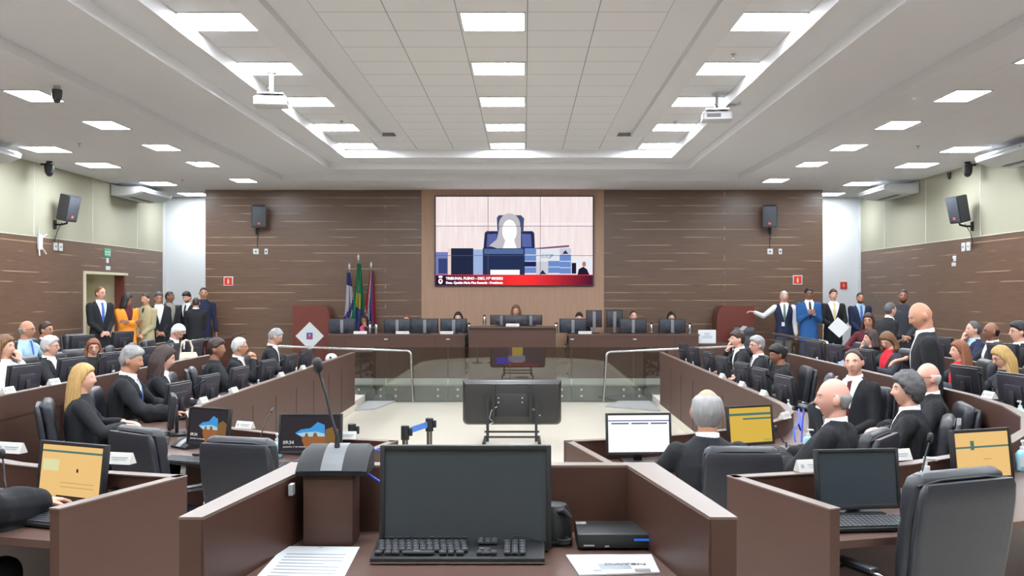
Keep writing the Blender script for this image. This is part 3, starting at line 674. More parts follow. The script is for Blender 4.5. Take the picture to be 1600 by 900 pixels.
def f_goblet(label, cat, loc, rz, grp):
    t = thing('water_glass', label, cat, loc, rz, grp)
    g = G(); g.lathe([(.03, 0), (.03, .003), (.005, .008), (.005, .05), (.02, .058), (.033, .08), (.034, .105), (.029, .135), (.028, .135), (.032, .105), (.031, .08), (.018, .061), (.001, .056)], seg=18); g.build('goblet', 'clear_glass', t)
    g = G(); g.lathe([(.001, .057), (.017, .062), (.030, .08), (.0312, .1), (0, .1)], seg=16); g.build('water_fill', 'water', t); return t
def f_tumbler(label, cat, loc, rz, grp):
    t = thing('water_tumbler', label, cat, loc, rz, grp)
    g = G(); g.lathe([(.03, 0), (.034, .04), (.037, .09), (.035, .09), (.032, .04), (.028, .006), (0, .006)], seg=18); g.build('tumbler', 'clear_glass', t)
    g = G(); g.lathe([(.001, .007), (.027, .007), (.031, .04), (.032, .055), (0, .055)], seg=16); g.build('water_fill', 'water', t); return t
def f_tall(label, cat, loc, rz, grp):
    t = thing('steel_thermos', label, cat, loc, rz, grp)
    g = G(); g.lathe([(.033, 0), (.036, .01), (.036, .17), (.03, .19), (.0, .19)], seg=16); g.build('body', 'steel', t)
    g = G(); g.lathe([(.031, .185), (.031, .21), (.02, .222), (0, .222)], seg=16); g.build('lid', 'plastic_black', t); return t
def f_plate(label, cat, loc, rz, grp):
    t = thing('name_plate', label, cat, loc, rz, grp)
    g = G(); g.prism([(-.0, 0)], 0, 0) if 0 else None
    g.loft([[(x, -.035, 0), (x, .035, 0), (x, .003, .072), (x, -.003, .072)] for x in (-.105, .105)]); g.build('card', 'off_white', t)
    T = Matrix.Translation((0, -.0365, 0)) @ Matrix.Rotation(-.422, 4, 'X')
    g = G(T); g.box((.02, 0, .045), (.12, .001, .007)); g.box((.02, 0, .03), (.10, .001, .005)); g.box((-.075, 0, .038), (.02, .001, .024)); g.build('print', 'paper_print', t); return t
def f_phone(label, cat, loc, rz, grp):
    t = thing('desk_phone', label, cat, loc, rz, grp)
    g = G(); g.loft([[(x, -.09, 0), (x, .09, 0), (x, .09, .06), (x, -.09, .015)] for x in (-.08, .08)]); g.build('phone_body', 'plastic_black', t)
    g = G(); T = Matrix.Rotation(.24, 4, 'X'); g.tube([(-.055, -.085, .025), (-.055, -.06, .04), (-.055, .06, .068), (-.055, .085, .07)], [.02, .014, .014, .02], 10); g.build('handset', 'plastic_black', t, smooth=80)
    g = G(T); g.box((.03, -.02, .04), (.06, .08, .003)); g.build('keypad', 'plastic_grey', t); return t
def f_mic(label, cat, loc, rz, grp):
    t = thing('gooseneck_microphone', label, cat, loc, rz, grp)
    g = G(); g.box((0, 0, .02), (.16, .12, .036), bev=.012); g.build('base', 'plastic_black', t)
    g = G(); g.box((0, 0, .039), (.04, .12, .003)); g.build('silver_strip', 'silver_plastic', t)
    g = G(); g.tube([(0, .02, .03), (0, .0, .14), (0, -.06, .23), (0, -.15, .29)], [.006, .005, .004, .004], 8); g.build('gooseneck', 'plastic_black', t, smooth=80)
    g = G(); g.tube([(0, -.145, .286), (0, -.16, .298), (0, -.19, .312)], [.009, .012, .009], 10); g.build('foam_head', 'plastic_black', t, smooth=80); return t
def f_papers(label, cat, loc, rz, grp):
    t = thing('paper_stack', label, cat, loc, rz, grp)
    for i in range(4):
        g = G(); g.box((.004*(i % 2), .003*i, .006+.012*i), (.21, .297, .011), rz=.05*(i-1.5)); g.build('paper_layer', 'paper', t)
    return t
def f_box(label, cat, loc, rz, grp):
    t = thing('tissue_box', label, cat, loc, rz, grp)
    g = G(); g.box((0, 0, .035), (.2, .1, .07), bev=.003); g.build('carton', 'off_white', t)
    g = G(); g.ball((0, 0, .075), (.04, .015, .03), 10); g.build('tissue', 'white_plastic', t); return t
def f_black_block(label, cat, loc, rz, grp): return None

# ================================================================ MONITORS, KEYBOARDS ON THE RINGS
nth = lambda i, n: ('nearest', 'second nearest', 'third nearest', 'fourth nearest', 'fifth nearest', 'sixth nearest', 'seventh nearest')[i]
ZI, ZO, ZT = .86, 1.05, 1.14
for i, y in enumerate([9.15, 10.02, 11.1, 12.3, 13.5, 14.46]):
    monitor('black monitor on the left inner desk, %s of its row' % nth(i, 6), (-2.93, y, ZI), L_-.15, grp='monitors on the left inner desk')
    keyboard('black keyboard behind the %s monitor of the left inner desk' % nth(i, 6), (-3.06, y-.02, ZI), L_, 'keyboards on the left inner desk')
for i, y in enumerate([9.9, 10.9, 11.8, 13.0, 14.0, 15.2, 16.15]):
    monitor('black monitor on the right inner desk, %s of its row' % nth(i, 7), (2.93, y, ZI), R+.15, grp='monitors on the right inner desk')
    keyboard('black keyboard behind the %s monitor of the right inner desk' % nth(i, 7), (3.06, y-.02, ZI), R, 'keyboards on the right inner desk')
for i, y in enumerate([8.8, 9.72, 10.6, 11.65, 12.42, 13.3]):
    monitor('black monitor on the left outer desk, %s of its row' % nth(i, 6), (-4.17, y, ZO), L_-.15, grp='monitors on the left outer desk')
for i, y in enumerate([7.75, 8.62, 9.5, 11.2, 12.25, 13.1]):
    monitor('black monitor on the right outer desk, %s of its row' % nth(i, 6), (4.17, y, ZO), R+.15, grp='monitors on the right outer desk')
for i, y in enumerate([10.9, 12.9, 14.2]):
    monitor('black monitor on the last row desk by the left wall, %s of three' % ORD[i], (-5.48, y, ZT), L_-.3, grp='monitors of the last left row')
for i, y in enumerate([11.3, 12.9]):
    monitor('black monitor on the last row desk by the right wall, %s' % ('nearer of two', 'farther of two')[i], (5.48, y-.6, ZT), R+.3, grp='monitors of the last right row')
# near parts of the rings
def near_mon(px, py_bottom, Y, zdesk, rz, kind, label, **k):
    monitor(label, (xa(px, Y), Y, zdesk), rz, kind, **k)
near_mon(484, 707, 6.72, ZI, .02, 'wallpaper', 'monitor showing an arch-rock wallpaper and clock behind the tall gooseneck', w=.43, h=.27, zb=.06)
near_mon(322, 700, 7.0, ZI, -.45, 'wallpaper', 'monitor with arch-rock wallpaper standing above the nearest empty left chair', w=.38, h=.27, zb=.07)
near_mon(261, 660, 8.05, ZI, -1.2, 'off', 'dark monitor turned sideways beside the tumbler on the left inner desk', w=.40, h=.27, zb=.06)
near_mon(999, 720, 6.68, ZI, .06, 'white', 'monitor with a bright white page left of the grey-haired man seen from behind', w=.445, h=.28, zb=.06)
near_mon(1176, 700, 7.05, ZI, .38, 'yellow', 'monitor with a yellow page right of the grey-haired man seen from behind', w=.38, h=.28, zb=.07)
near_mon(104, 782, 4.40, ZO, -.42, 'orange', 'monitor showing an orange document above the hand at the left edge', w=.40, h=.26, zb=.03)
near_mon(1344, 785, 4.25, ZO, .12, 'off', 'switched-off black monitor on the right near desk', w=.375, h=.255, zb=.03)
near_mon(1541, 745, 4.78, ZO, .35, 'seal', 'monitor with an orange page and small crest behind the large right chair', w=.36, h=.25, zb=.05)
near_mon(1283, 680, 7.45, ZI, 1.15, 'off', 'dark monitor turned sideways before the moustached man', w=.40, h=.28, zb=.06)
keyboard('black keyboard before the orange document screen at the left edge', (xa(40, 4.12), 4.14, ZO), -.35)
keyboard('black keyboard before the switched-off right monitor', (xa(1368, 4.0), 4.03, ZO), .10)
keyboard('black keyboard under the arch-rock wallpaper, behind the nearest empty chair', (xa(475, 6.48), 6.46, ZI), .02)
keyboard('black keyboard left of the nearest empty chair, before the angled wallpaper monitor', (xa(300, 6.72), 6.68, ZI), -.4)
keyboard('black keyboard under the yellow page, right of the grey-haired man', (xa(1215, 6.95), 6.9, ZI), .35)
keyboard('black keyboard before the man with grey hair and blue tie', (-3.1, 8.55, ZI), -1.2)
# small things: proto key, px, Y, surface z, rz, label
B, GB, TB, NP, PH, MI = 'bottle', 'goblet', 'tumbler', 'plate', 'phone', 'mic'
FN = {B: (f_bottle, 'bottle'), 'pink': (f_bottle_pink, 'bottle'), GB: (f_goblet, 'glass'), TB: (f_tumbler, 'glass'), 'tall': (f_tall, 'thermos'), NP: (f_plate, 'name plate'), PH: (f_phone, 'telephone'), MI: (f_mic, 'microphone'), 'papers': (f_papers, 'papers'), 'tissue': (f_box, 'tissue box')}
def put(k, X, Y, z, rz, label, grp=None):
    fn, cat = FN[k]; return proto(k, fn, label, cat, (X, Y, z), rz, grp)
def putp(k, px, Y, z, rz, label, grp=None): return put(k, xa(px, Y), Y, z, rz, label, grp)
XI = 2.745; XO = 3.955
li = lambda px: (XI+CX)/(VX-px)*F   # depth of left inner desk front at pixel column
lo_ = lambda px: (XO+CX)/(VX-px)*F
ri = lambda px: (XI-CX)/(px-VX)*F
ro = lambda px: (XO-CX)/(px-VX)*F
MY = {'li': [9.15, 10.02, 11.1, 12.3, 13.5, 14.46], 'ri': [9.9, 10.9, 11.8, 13.0, 14.0, 15.2, 16.15], 'lo': [8.8, 9.72, 10.6, 11.65, 12.42, 13.3], 'ro': [7.75, 8.62, 9.5, 11.2, 12.25, 13.1]}
def row(k, side, px, label, grp=None, dx=0, rz=0, dz=0, dy=0, snap=0):
    Y = {'li': li, 'lo': lo_, 'ri': ri, 'ro': ro}[side](px)+dy; s = -1 if side[0] == 'l' else 1
    if snap: Y = min(MY[side], key=lambda m: abs(m+snap-Y))+snap
    X = s*((XI if side[1] == 'i' else XO)+dx); z = (ZI if side[1] == 'i' else ZO)+dz
    put(k, X, Y, z, rz if rz else (L_ if s < 0 else R), label, grp)
gi = 'sanitizer bottles on the inner desks'
for px, k, lb in ((359, B, 'pump bottle beside the tan papers, nearest on the left inner desk'), (404, 'pink', 'pinkish pump bottle on the left inner desk before the man with clasped hands'), (438, B, 'pump bottle on the left inner desk, second from the far end'), (463, B, 'blue pump bottle on the left inner desk, farthest from the viewer')):
    row(k, 'li', px, lb, gi)
for px, lb in ((1072, 'pump bottle at the far end of the right inner desk'), (1083, 'pump bottle second from the far end of the right inner desk'), (1109, 'pump bottle third from the far end of the right inner desk'), (1131, 'pump bottle on the right inner desk before the man touching his face'), (1196, 'pump bottle on the right inner desk before the woman with black updo'), (1232, 'pump bottle at the rounded corner of the right inner desk')):
    row(B, 'ri', px, lb, gi)
for px, k, lb in ((387, TB, 'water glass nearest the tan papers on the left inner desk'), (425, GB, 'water goblet in the middle of the left inner desk'), (482, GB, 'water goblet near the far end of the left inner desk')):
    row(k, 'li', px, lb, 'glasses on the left inner desk', snap=.30)
for px, lb in ((375, 'grey desk phone nearest on the left inner desk'), (416, 'grey desk phone in the middle of the left inner desk'), (455, 'grey desk phone farthest on the left inner desk')):
    row(PH, 'li', px, lb, 'phones on the left inner desk', dx=.09, snap=-.42)
row(PH, 'ri', 1100, 'desk phone near the far end of the right inner desk', dx=.09, snap=-.42)
row(TB, 'ri', 1215, 'water tumbler beside the rounded corner of the right inner desk')
mi = 'gooseneck microphones on the desks'
for s, lst in (('li', (345, 395, 452, 478)), ('ri', (1095, 1119, 1152, 1186, 1212)), ('lo', (150, 205, 250)), ('ro', (1290, 1500))):
    nm = {'li': 'left inner', 'ri': 'right inner', 'lo': 'left outer', 'ro': 'right outer'}[s]
    srt = sorted(lst, key=lambda p: -abs(p-820))
    for px in lst: row(MI, s, px, snap=.42, label='black gooseneck microphone on the %s desk, %s' % (nm, ORD[srt.index(px)]), grp=mi, dx=.22, rz=(R if s[0] == 'l' else L_)+.3)
# name plates on top of the desk front edges
def cards(side, lst, nm):
    srt = sorted(lst, key=lambda p: -abs(p-820))
    for px in lst:
        X = 2.67 if side[1] == 'i' else 3.88; s = -1 if side[0] == 'l' else 1
        Y = (X-s*CX)/abs(px-VX)*F; z = 1.0 if side[1] == 'i' else 1.2
        put(NP, s*X, Y, z, (R if s < 0 else L_)+(.1*s), 'white name card on the %s desk front edge, %s' % (nm, ORD[srt.index(px)]), 'name cards on the %s desk' % nm).scale = (.72, .8, .72)
cards('li', (317, 365, 439, 473), 'left inner'); cards('ri', (1129, 1160, 1194), 'right inner'); cards('lo', (12, 84), 'left outer'); cards('ro', (1546,), 'right outer')
putp(NP, 383, 7.42, 1.0, -.45, 'name card on the inner desk edge behind the nearest empty left chair')
putp(NP, 540, 6.87, 1.0, 0, 'name card on the inner desk edge beside the black stanchion')
putp(NP, 186, 4.70, 1.2, -.25, 'name card right of the orange document screen')
putp(NP, 18, 5.02, 1.2, -.3, 'name card at the left edge behind the orange document screen')
putp(NP, 1400, 4.80, 1.2, .3, 'name card above the switched-off right monitor, on the desk edge')
putp(NP, 1226, 8.0, 1.0, .9, 'grey name card on the rounded corner of the right inner desk')
putp(NP, 1268, 4.50, 1.2, .25, 'small name card left of the switched-off right monitor')
row(B, 'lo', 77, 'pump bottle beside the tissue box, left outer desk'); row('tissue', 'lo', 90, 'white tissue box on the left outer desk')
row(B, 'lo', 178, 'pump bottle on the left outer desk below the glasses woman'); row(B, 'lo', 284, 'clear pump bottle beside the cream handbag')
row(GB, 'lo', 314, 'goblet right of the cream handbag on the left outer desk')
row(B, 'ro', 1277, 'pump bottle on the right outer desk below the standing man with papers'); row(B, 'ro', 1311, 'pump bottle on the right outer desk left of the man facing the viewer')
row('papers', 'ro', 1287, 'grey papers leaning on the right outer desk', dx=.12, snap=.43)
row('papers', 'ro', 1390, 'stack of white papers under the hand of the standing bald man', dx=.15)
row('tissue', 'ro', 1402, 'white carton beside the papers of the standing bald man', dx=.12, dy=.55)
row(B, 'ro', 1395, 'pump bottle behind the grey curly head, right outer desk', dy=-.3)
row(GB, 'ro', 1565, 'water goblet on the right outer desk before the blonde in glasses'); row(B, 'ro', 1594, 'pump bottle at the right edge of the outer desk')
row(PH, 'ro', 1490, 'dark desk phone on the right outer desk behind the bald seated man', dx=.08, snap=-.4)
put(B, 5.5, 12.0, ZT, 0, 'pump bottle on the last row desk by the right wall'); put(TB, -5.5, 13.6, ZT, 0, 'tumbler on the last row desk by the left wall')
putp(PH, 100, 11.1, ZT, -1.2, 'pale desk phone on the last row desk, left')
putp(PH, 185, 14.6, ZT, -1.2, 'pale desk phone at the far end of the last left desk')
# near zone
putp(B, 1263, 7.2, ZI, 0, 'blue pump bottle right of the conference unit near the moustached man')
conf_unit('conference microphone unit with silver strip left of the moustached man', (xa(1232, 6.95), 6.95, ZI), .5, tall=.12)
conf_unit('conference microphone unit between the switched-off monitor and the crest screen', (xa(1440, 4.45), 4.45, ZO), .2, tall=.22, lean=(.08, .03))
t = putp(B, 1447, 4.55, ZO, 0, 'large blue pump bottle before the crest screen on the right near desk'); t.scale = (1.25, 1.25, 1.25)
putp(B, 1598, 5.35, ZO, 0, 'pump bottle cut by the right picture edge')
conf_unit('conference microphone unit at the left edge beside the orange document screen', (xa(8, 4.45), 4.42, ZO), -.35, tall=.15)
putp(TB, 172, 4.4, ZO, 0, 'clear glass jar right of the orange document screen')
putp(TB, 258, 7.55, ZI, 0, 'water tumbler before the sideways monitor on the left inner desk')
conf_unit('conference microphone unit before the sideways left monitor', (xa(292, 7.4), 7.4, ZI), -.7, tall=.1)
putp(MI, 408, 7.05, ZI, 2.9, 'black gooseneck microphone left of the wallpaper monitor')
putp(B, 433, 6.95, ZI, 0, 'white pump bottle half hidden beside the wallpaper monitor')
putp(PH, 205, 4.3, ZO, -.6, 'black desk phone right of the orange document screen')
put('papers', -3.0, 10.56, ZI, .3, 'tan papers standing before the woman seen from behind')
g = G(); g.tube([at(1243, 690, 7.1), at(1240, 672, 7.15), at(1247, 661, 7.2), at(1251, 672, 7.25), at(1248, 640, 7.5), at(1256, 640, 7.5), at(1254, 655, 7.4), at(1252, 690, 7.3)], .007, 8)
tag(g.build('coiled_blue_cable', 'blue_cable', smooth=80), 'coiled blue cable beside the sideways monitor on the right', 'cable')
g = G(); g.tube([at(575, 706, 6.3), at(585, 703, 6.4), at(597, 704, 6.5)], .006, 8); tag(g.build('blue_cable_loop', 'blue_cable', smooth=80), 'short blue cable loop behind the conference microphone block', 'cable')
# cream handbag on the left outer desk
Yh = lo_(297)
t = thing('handbag', 'cream handbag with two round handles on the left outer desk', 'handbag', (-4.08, 12.86, ZO), .5)
g = G(); g.loft([rrect(w, d, z, 0, .03) for z, w, d in ((0, .3, .14), (.02, .33, .16), (.1, .31, .14), (.19, .25, .08), (.2, .24, .06))]); g.build('body', 'cream', t)
for y in (-.03, .03):
    g = G(); g.tube([(-.07, y, .18), (-.075, y, .26), (-.045, y, .34), (0, y, .36), (.045, y, .34), (.075, y, .26), (.07, y, .18)], .009, 8); g.build('handle', 'cream', t, smooth=80)
g = G(); g.box((0, -.071, .12), (.06, .01, .02)); g.build('clasp', 'gold', t)
t = thing('sports_bag', 'blue and white bag on the right outer desk beside the short-haired woman', 'bag', (4.16, 11.73, ZO), .3)
g = G(); g.loft([rrect(w, d, z, 0, .04) for z, w, d in ((0, .26, .16), (.03, .3, .2), (.14, .28, .18), (.18, .2, .1))]); g.build('body', mat('bag_blue', (120, 150, 205), .6), t)
g = G(); g.tube([(-.08, 0, .17), (-.05, 0, .24), (.05, 0, .24), (.08, 0, .17)], .01, 8); g.build('handle', 'blue_cable', t, smooth=80)
# white helmet-like device at far end of left inner desk
t = thing('dome_camera_on_desk', 'white and black round device at the far end of the left inner desk', 'device', (-2.85, 16.2, ZI)); t.name = 'white_round_device'
g = G(); g.ball((0, 0, .09), (.1, .1, .09), 16); g.build('shell', 'white_plastic', t)
g = G(); g.ball((.0, -.065, .11), (.035, .04, .03), 10); g.build('dark_lens', 'plastic_black', t)
# ================================================================ DAIS
YD = 19.9
t = thing('dais_desk', 'long dark brown raised desk across the dais with a taller middle block', 'desk')
g = G(); g.box((-2.26, YD+.02, .76), (2.72, .04, .88)); g.build('front_panel', 'desk_wood', t); g = G(); g.box((2.48, YD+.02, .76), (2.6, .04, .88)); g.build('front_panel', 'desk_wood', t)
g = G(); g.box((-2.26, YD+.33, 1.19), (2.76, .68, .03)); g.build('desktop', 'desk_top', t); g = G(); g.box((2.48, YD+.33, 1.19), (2.64, .68, .03)); g.build('desktop', 'desk_top', t)
g = G(); g.box((.05, YD-.05, .83), (1.72, .5, 1.02)); mb = g.build('middle_block', 'desk_wood', t)
g = G(); g.box((.05, YD-.03, 1.35), (1.76, .62, .03)); g.build('middle_top', 'desk_top', t)
g = G()
for x in (-3.3, -2.4, -1.5, 1.55, 2.4, 3.3): g.box((x, YD-.002, .72), (.008, .004, .8))
g.build('panel_joint', 'groove', t)
for x in (-3.6, 3.76):
    g = G(); g.box((x, YD+.33, .76), (.04, .62, .86)); g.build('end_panel', 'desk_wood', t)
for px in (603, 700, 894, 992):
    g = G(); p = at(px, 530, YD); g.box((p.x, YD-.004, p.z), (.07, .006, .02)); g.build('power_outlet', 'off_white', t)
t = thing('side_table', 'lower brown desk right of the dais desk', 'table')
g = G(); g.box((4.10, YD+.3, 1.0), (.62, .6, .03)); g.build('tabletop', 'desk_top', t); g = G(); g.box((4.10, YD+.02, .65), (.62, .03, .665)); g.build('front_panel', 'desk_wood', t)
g = G(); g.box((4.39, YD+.33, .65), (.03, .56, .66)); g.build('end_panel', 'desk_wood', t)
# dais monitors
mat('dais_back', (40, 44, 54), .45)
DM = [(621, 'left one of the pair beside the fair-haired woman', 1.205), (664, 'right one of the pair beside the fair-haired woman', 1.205), (709, 'in front of the smiling dark-haired woman', 1.205), (895, 'first one right of the middle block', 1.205), (989, 'in front of the balding man', 1.205), (1050, 'in front of the woman hidden to her forehead', 1.205), (535, 'at the left end before the woman in pink', 1.205)]
for px, lb, z in DM:
    monitor('black monitor on the dais desk, '+lb, (xa(px, YD+.2), YD+.22, z), PI, 'off', w=.545, h=.285, zb=.02, tilt=-.03, grp='monitors on the dais desk', col=True, back='dais_back')
for px, lb in ((928, 'raised dark monitor on the dais left of the wood panel edge'), (960, 'raised dark monitor on the dais right of the wood panel edge')):
    monitor(lb, (xa(px, YD+.5), YD+.5, 1.205), PI, 'off', w=.33, h=.35, zb=.12, tilt=-.03, col=True)
for px, w_, lb in ((784, .47, 'left monitor of three on the middle dais block'), (829, .47, 'right monitor of three on the middle dais block'), (806, .5, 'centre monitor of three on the middle dais block')):
    monitor(lb, (xa(px, YD+(.03 if px == 806 else .12)), YD+(.0 if px == 806 else .12), 1.365), PI, 'off', w=w_, h=.2, zb=.02, tilt=0, col=(px != 806))
for px, z, y, lb in ((563, 1.205, YD+.06, 'left end before the woman in pink'), (629, 1.205, YD+.06, 'third from the right on the left half'), (698, 1.205, YD+.06, 'before the smiling dark-haired woman'), (801, 1.365, YD-.2, 'on the middle block'), (914, 1.205, YD+.06, 'right of the middle block')):
    t = putp(NP, px, y, z, 0, 'bright white name plate on the dais desk, %s' % lb, 'name plates on the dais'); t.scale = (1.25, 1, .75)
for px, lb in ((578, 'beside the pink sleeve'), (588, 'right of the woman in pink'), (733, 'left of the middle block'), (869, 'just right of the middle block'), (1018, 'left of the rightmost dais monitor'), (1078, 'right of the rightmost dais monitor')):
    putp('tall', px, YD+.12, 1.205, 0, 'silver steel thermos on the dais desk, %s' % lb, 'thermoses on the dais')
putp('tall', 757, YD+.1, 1.365, 0, 'small silver thermos on the middle dais block, left of its monitors')
t = thing('document_sign', 'white printed board standing at the right end of the dais desk', 'sign', (xa(1105, 19.95), 19.97, 1.0165), .05)
g = G(); g.box((0, 0, .135), (.36, .02, .27)); g.build('board', 'paper', t); g = G()
for z, w_ in ((.2, .12), (.17, .1), (.14, .22), (.11, .2)): g.box((0, -.011, z), (w_, .001, .012))
g.build('print', 'paper_print', t)
g = G(); g.box((0, .05, .004), (.3, .1, .008)); g.build('foot', 'paper', t)

# ---- glass guards
def guard(label, panels, z0, z1, y=None, x=None, std=True, rail=None, grp=None):
    t = thing('glass_guard', label, 'glass guard', (0, 0, 0), 0, grp)
    for a, b in panels:
        g = G()
        if y is not None: g.box(((a+b)/2, y, (z0+z1)/2), (b-a-.012, .012, z1-z0))
        else: g.box((x, (a+b)/2, (z0+z1)/2), (.012, b-a-.012, z1-z0))
        g.build('glass_pane', 'guard_glass', t, flat=True)
        if std and y is not None:
            for fx in (.16, .84):
                for dz in (.12, .24):
                    g = G(); g.tube([(a+(b-a)*fx, y-.02, dz), (a+(b-a)*fx, y+.03, dz)], .024, 14); g.build('glass_fixing', 'steel', t)
    if rail:
        for pts in rail:
            g = G(); g.tube(pts, .021, 10); g.build('handrail', 'steel', t, smooth=80)
    return t
YG = 18.42
bx = [-2.58, -1.42, -.28, .88, 2.02, 2.6]
bx = [xa(553, YG), xa(603, YG), xa(700, YG), xa(797, YG), xa(893, YG), xa(990, YG), xa(1044, YG)]
guard('clear glass guard with round steel fixings along the dais step', list(zip(bx[:-1], bx[1:])), .03, 1.02, y=YG)
def bend(p0, p1, p2, r=.06):
    p0, p1, p2 = Vector(p0), Vector(p1), Vector(p2); a = (p0-p1).normalized()*r; b = (p2-p1).normalized()*r
    return [p0, p1+a, p1+a*.3+b*.3, p1+b, p2]
xl = xa(642, YG-.06); xr = xa(948, YG-.06); yr = YG-.06
t = thing('handrail', 'steel handrail over the left part of the dais glass guard', 'handrail')
g = G(); g.tube(bend((-4.25, yr, 1.045), (xl, yr, .955), (xl+.04, yr, 0)), .021, 10); g.build('rail_tube', 'steel', t, smooth=80)
t = thing('handrail', 'steel handrail over the right part of the dais glass guard', 'handrail')
g = G(); g.tube(bend((4.25, yr, 1.05), (xr, yr, .935), (xr-.06, yr, 0)), .021, 10); g.build('rail_tube', 'steel', t, smooth=80)
for s, nm in ((-1, 'left'), (1, 'right')):
    g = guard('glass guard with steel rail at the far end of the %s outer row' % nm, [(15.8, 17.4), (17.4, 19.0)], .34, 1.2, x=s*5.1, rail=[bend((s*5.1, 19.2, 1.24), (s*5.1, 15.75, 1.24), (s*5.1, 15.72, .33), .05)])
# ---- lecterns with emblem plaques
def crest(parent, loc, k=1):
    g = G(); g.box((loc[0], loc[1], loc[2]), (.16*k, .004, .17*k)); g.build('crest_field', mat('crest_blue', (60, 60, 130), .5), parent)
    g = G(); g.prism([(-.05*k, -.05*k), (.05*k, -.05*k), (0, .06*k)], 0, .003); 
    g.bm.transform(Matrix.Translation((loc[0], loc[1]-.003, loc[2])) @ Matrix.Rotation(PI/2, 4, 'X')); g.build('crest_shape', 'red_sign', parent)
    g = G(); g.ball((loc[0], loc[1]-.005, loc[2]+.03*k), (.018*k, .003, .018*k), 10); g.build('crest_dot', 'white_plastic', parent)
YL = 20.75
for px0, px1, nm, s in ((457, 516, 'left', 1), (1120, 1179, 'right', -1)):
    a, b = xa(px0, YL), xa(px1, YL); t = thing('wooden_lectern', 'tall reddish dark wood lectern on the %s side of the back wall' % nm, 'lectern')
    g = G(); w_ = b-a
    r = lambda z, c: [(a+(c if s < 0 else 0), YL, z), (b-(c if s > 0 else 0), YL, z), (b-(c if s > 0 else 0)*.7, YL+.5, z), (a+(c if s < 0 else 0)*.7, YL+.5, z)]
    g.loft([r(.32, .0), r(1.45, .0), r(1.6, .02), r(1.7, .06), r(1.765, .14)]); g.build('body', 'lectern_wood', t)
    g = G(); g.box(((a+b)/2, YL-.01, .4), (w_-.06, .03, .16)); g.build('base_board', 'lectern_wood', t)
Yq = 18.9
p = at(484, 525, Yq)
t = thing('acrylic_lectern', 'frosted acrylic lectern with a diamond panel and crest in front of the left wooden lectern', 'lectern', (p.x, Yq, 0))
g = G(Matrix.Translation((0, 0, p.z)) @ Matrix.Rotation(PI/4, 4, 'Y')); g.box((0, 0, 0), (.38, .015, .38)); g.build('diamond_panel', 'frosted', t); crest(t, (0, -.012, p.z), .72)
g = G(); g.box((0, .12, (.32+p.z)/2), (.12, .03, p.z-.32)); g.build('column', 'acrylic', t); g = G(); g.box((0, .12, .335), (.5, .4, .03)); g.build('base', 'acrylic', t)
g = G(); g.tube([(.13, .05, p.z+.02), (.1, .05, p.z+.12)], .008, 6); g.build('small_microphone', 'plastic_black', t)
p = at(1152, 521, Yq)
t = thing('acrylic_lectern', 'tilted frosted acrylic lectern top in front of the right wooden lectern', 'lectern', (p.x, Yq, 0))
g = G(Matrix.Translation((0, 0, p.z)) @ Matrix.Rotation(-.75, 4, 'Y')); g.box((0, 0, 0), (.40, .3, .015)); g.build('tilted_panel', 'frosted', t)
g = G(); g.box((0, .0, (.32+p.z)/2), (.1, .03, p.z-.32)); g.build('column', 'acrylic', t); g = G(); g.box((0, .0, .335), (.4, .4, .03)); g.build('base', 'acrylic', t)

# ---- flags
def flag(px, ytop, name, label, cols, Yf, tilt=0, cx=None):
    p = at(px, ytop, Yf); t = thing('flag_on_pole', label, 'flag', (p.x, Yf, .32))
    H = p.z-.32
    g = G(); g.tube([(0, 0, 0), (0, 0, H-.12)], .014, 8); g.build('pole', 'steel', t)
    g = G(); g.lathe([(.0, H-.13), (.03, H-.12), (.012, H-.1), (.032, H-.06), (.02, H-.03), (.0, H+.01)], seg=10); g.build('finial', 'silver_plastic', t, smooth=80)
    g = G(); g.lathe([(.0, 0), (.16, 0), (.16, .02), (.03, .05), (0, .05)], seg=18); g.build('base', 'lectern_wood', t)
    # draped cloth: folds around the pole, colours vary by fold
    n, m = 36, 26; ht = H-.2; hb = .42; V = []; bm = bmesh.new()
    for j in range(m+1):
        v = j/m; z = ht-(ht-hb)*v; wd = .04+.13*min(1, v*1.5); row_ = []
        for i in range(n+1):
            u = i/n; x = (u-.5)*2*wd*(.9)+.02*math.sin(v*5+px); y = (.02+.04*min(1, v*2))*math.sin(u*PI*5+v*1.3)-.02
            row_.append(bm.verts.new((x, y, z-.12*u*min(1, v*2))))
        V.append(row_)
    for j in range(m):
        for i in range(n):
            f = bm.faces.new((V[j][i], V[j+1][i], V[j+1][i+1], V[j][i+1])); f.material_index = cols(i/n, j/m)
    bmesh.ops.solidify(bm, geom=bm.faces[:], thickness=.006)
    me = bpy.data.meshes.new('cloth'); bm.to_mesh(me); bm.free()
    mkobj('cloth', me, [mat('flag_white', (235, 232, 240), .8), mat('flag_red', (206, 66, 88), .8), mat('flag_blue', (78, 86, 165), .8), mat('flag_green', (40, 145, 96), .8), mat('flag_yellow', (214, 200, 50), .8)], t, smooth=80)
    return t
flag(546, 411, 'f', 'white flag with blue cross and red lower part, leftmost of three', lambda u, v: 2 if (v < .12 or abs((v-.42)+(u-.5)*.3) < .045) else (1 if v > .62+.12*(u-.5) else 0), 21.18)
flag(560, 397, 'f', 'green flag with yellow and blue centre, middle and tallest of three', lambda u, v: (2 if (.45 < v < .74 and .3 < u < .8) else 4 if (.30 < v < .5 and .3 < u < .72) or (.3 < v < .42 and .25 < u < .6) else 0 if (abs(v-.6) < .02) else 3), 20.95)
flag(580, 409, 'f', 'red, blue and white flag, rightmost of three', lambda u, v: (0 if abs(u-.3-.1*v) < .05 and v < .9 or abs(v-.45-u*.3) < .03 else 2 if .35 < u < .7 else 1), 21.18)

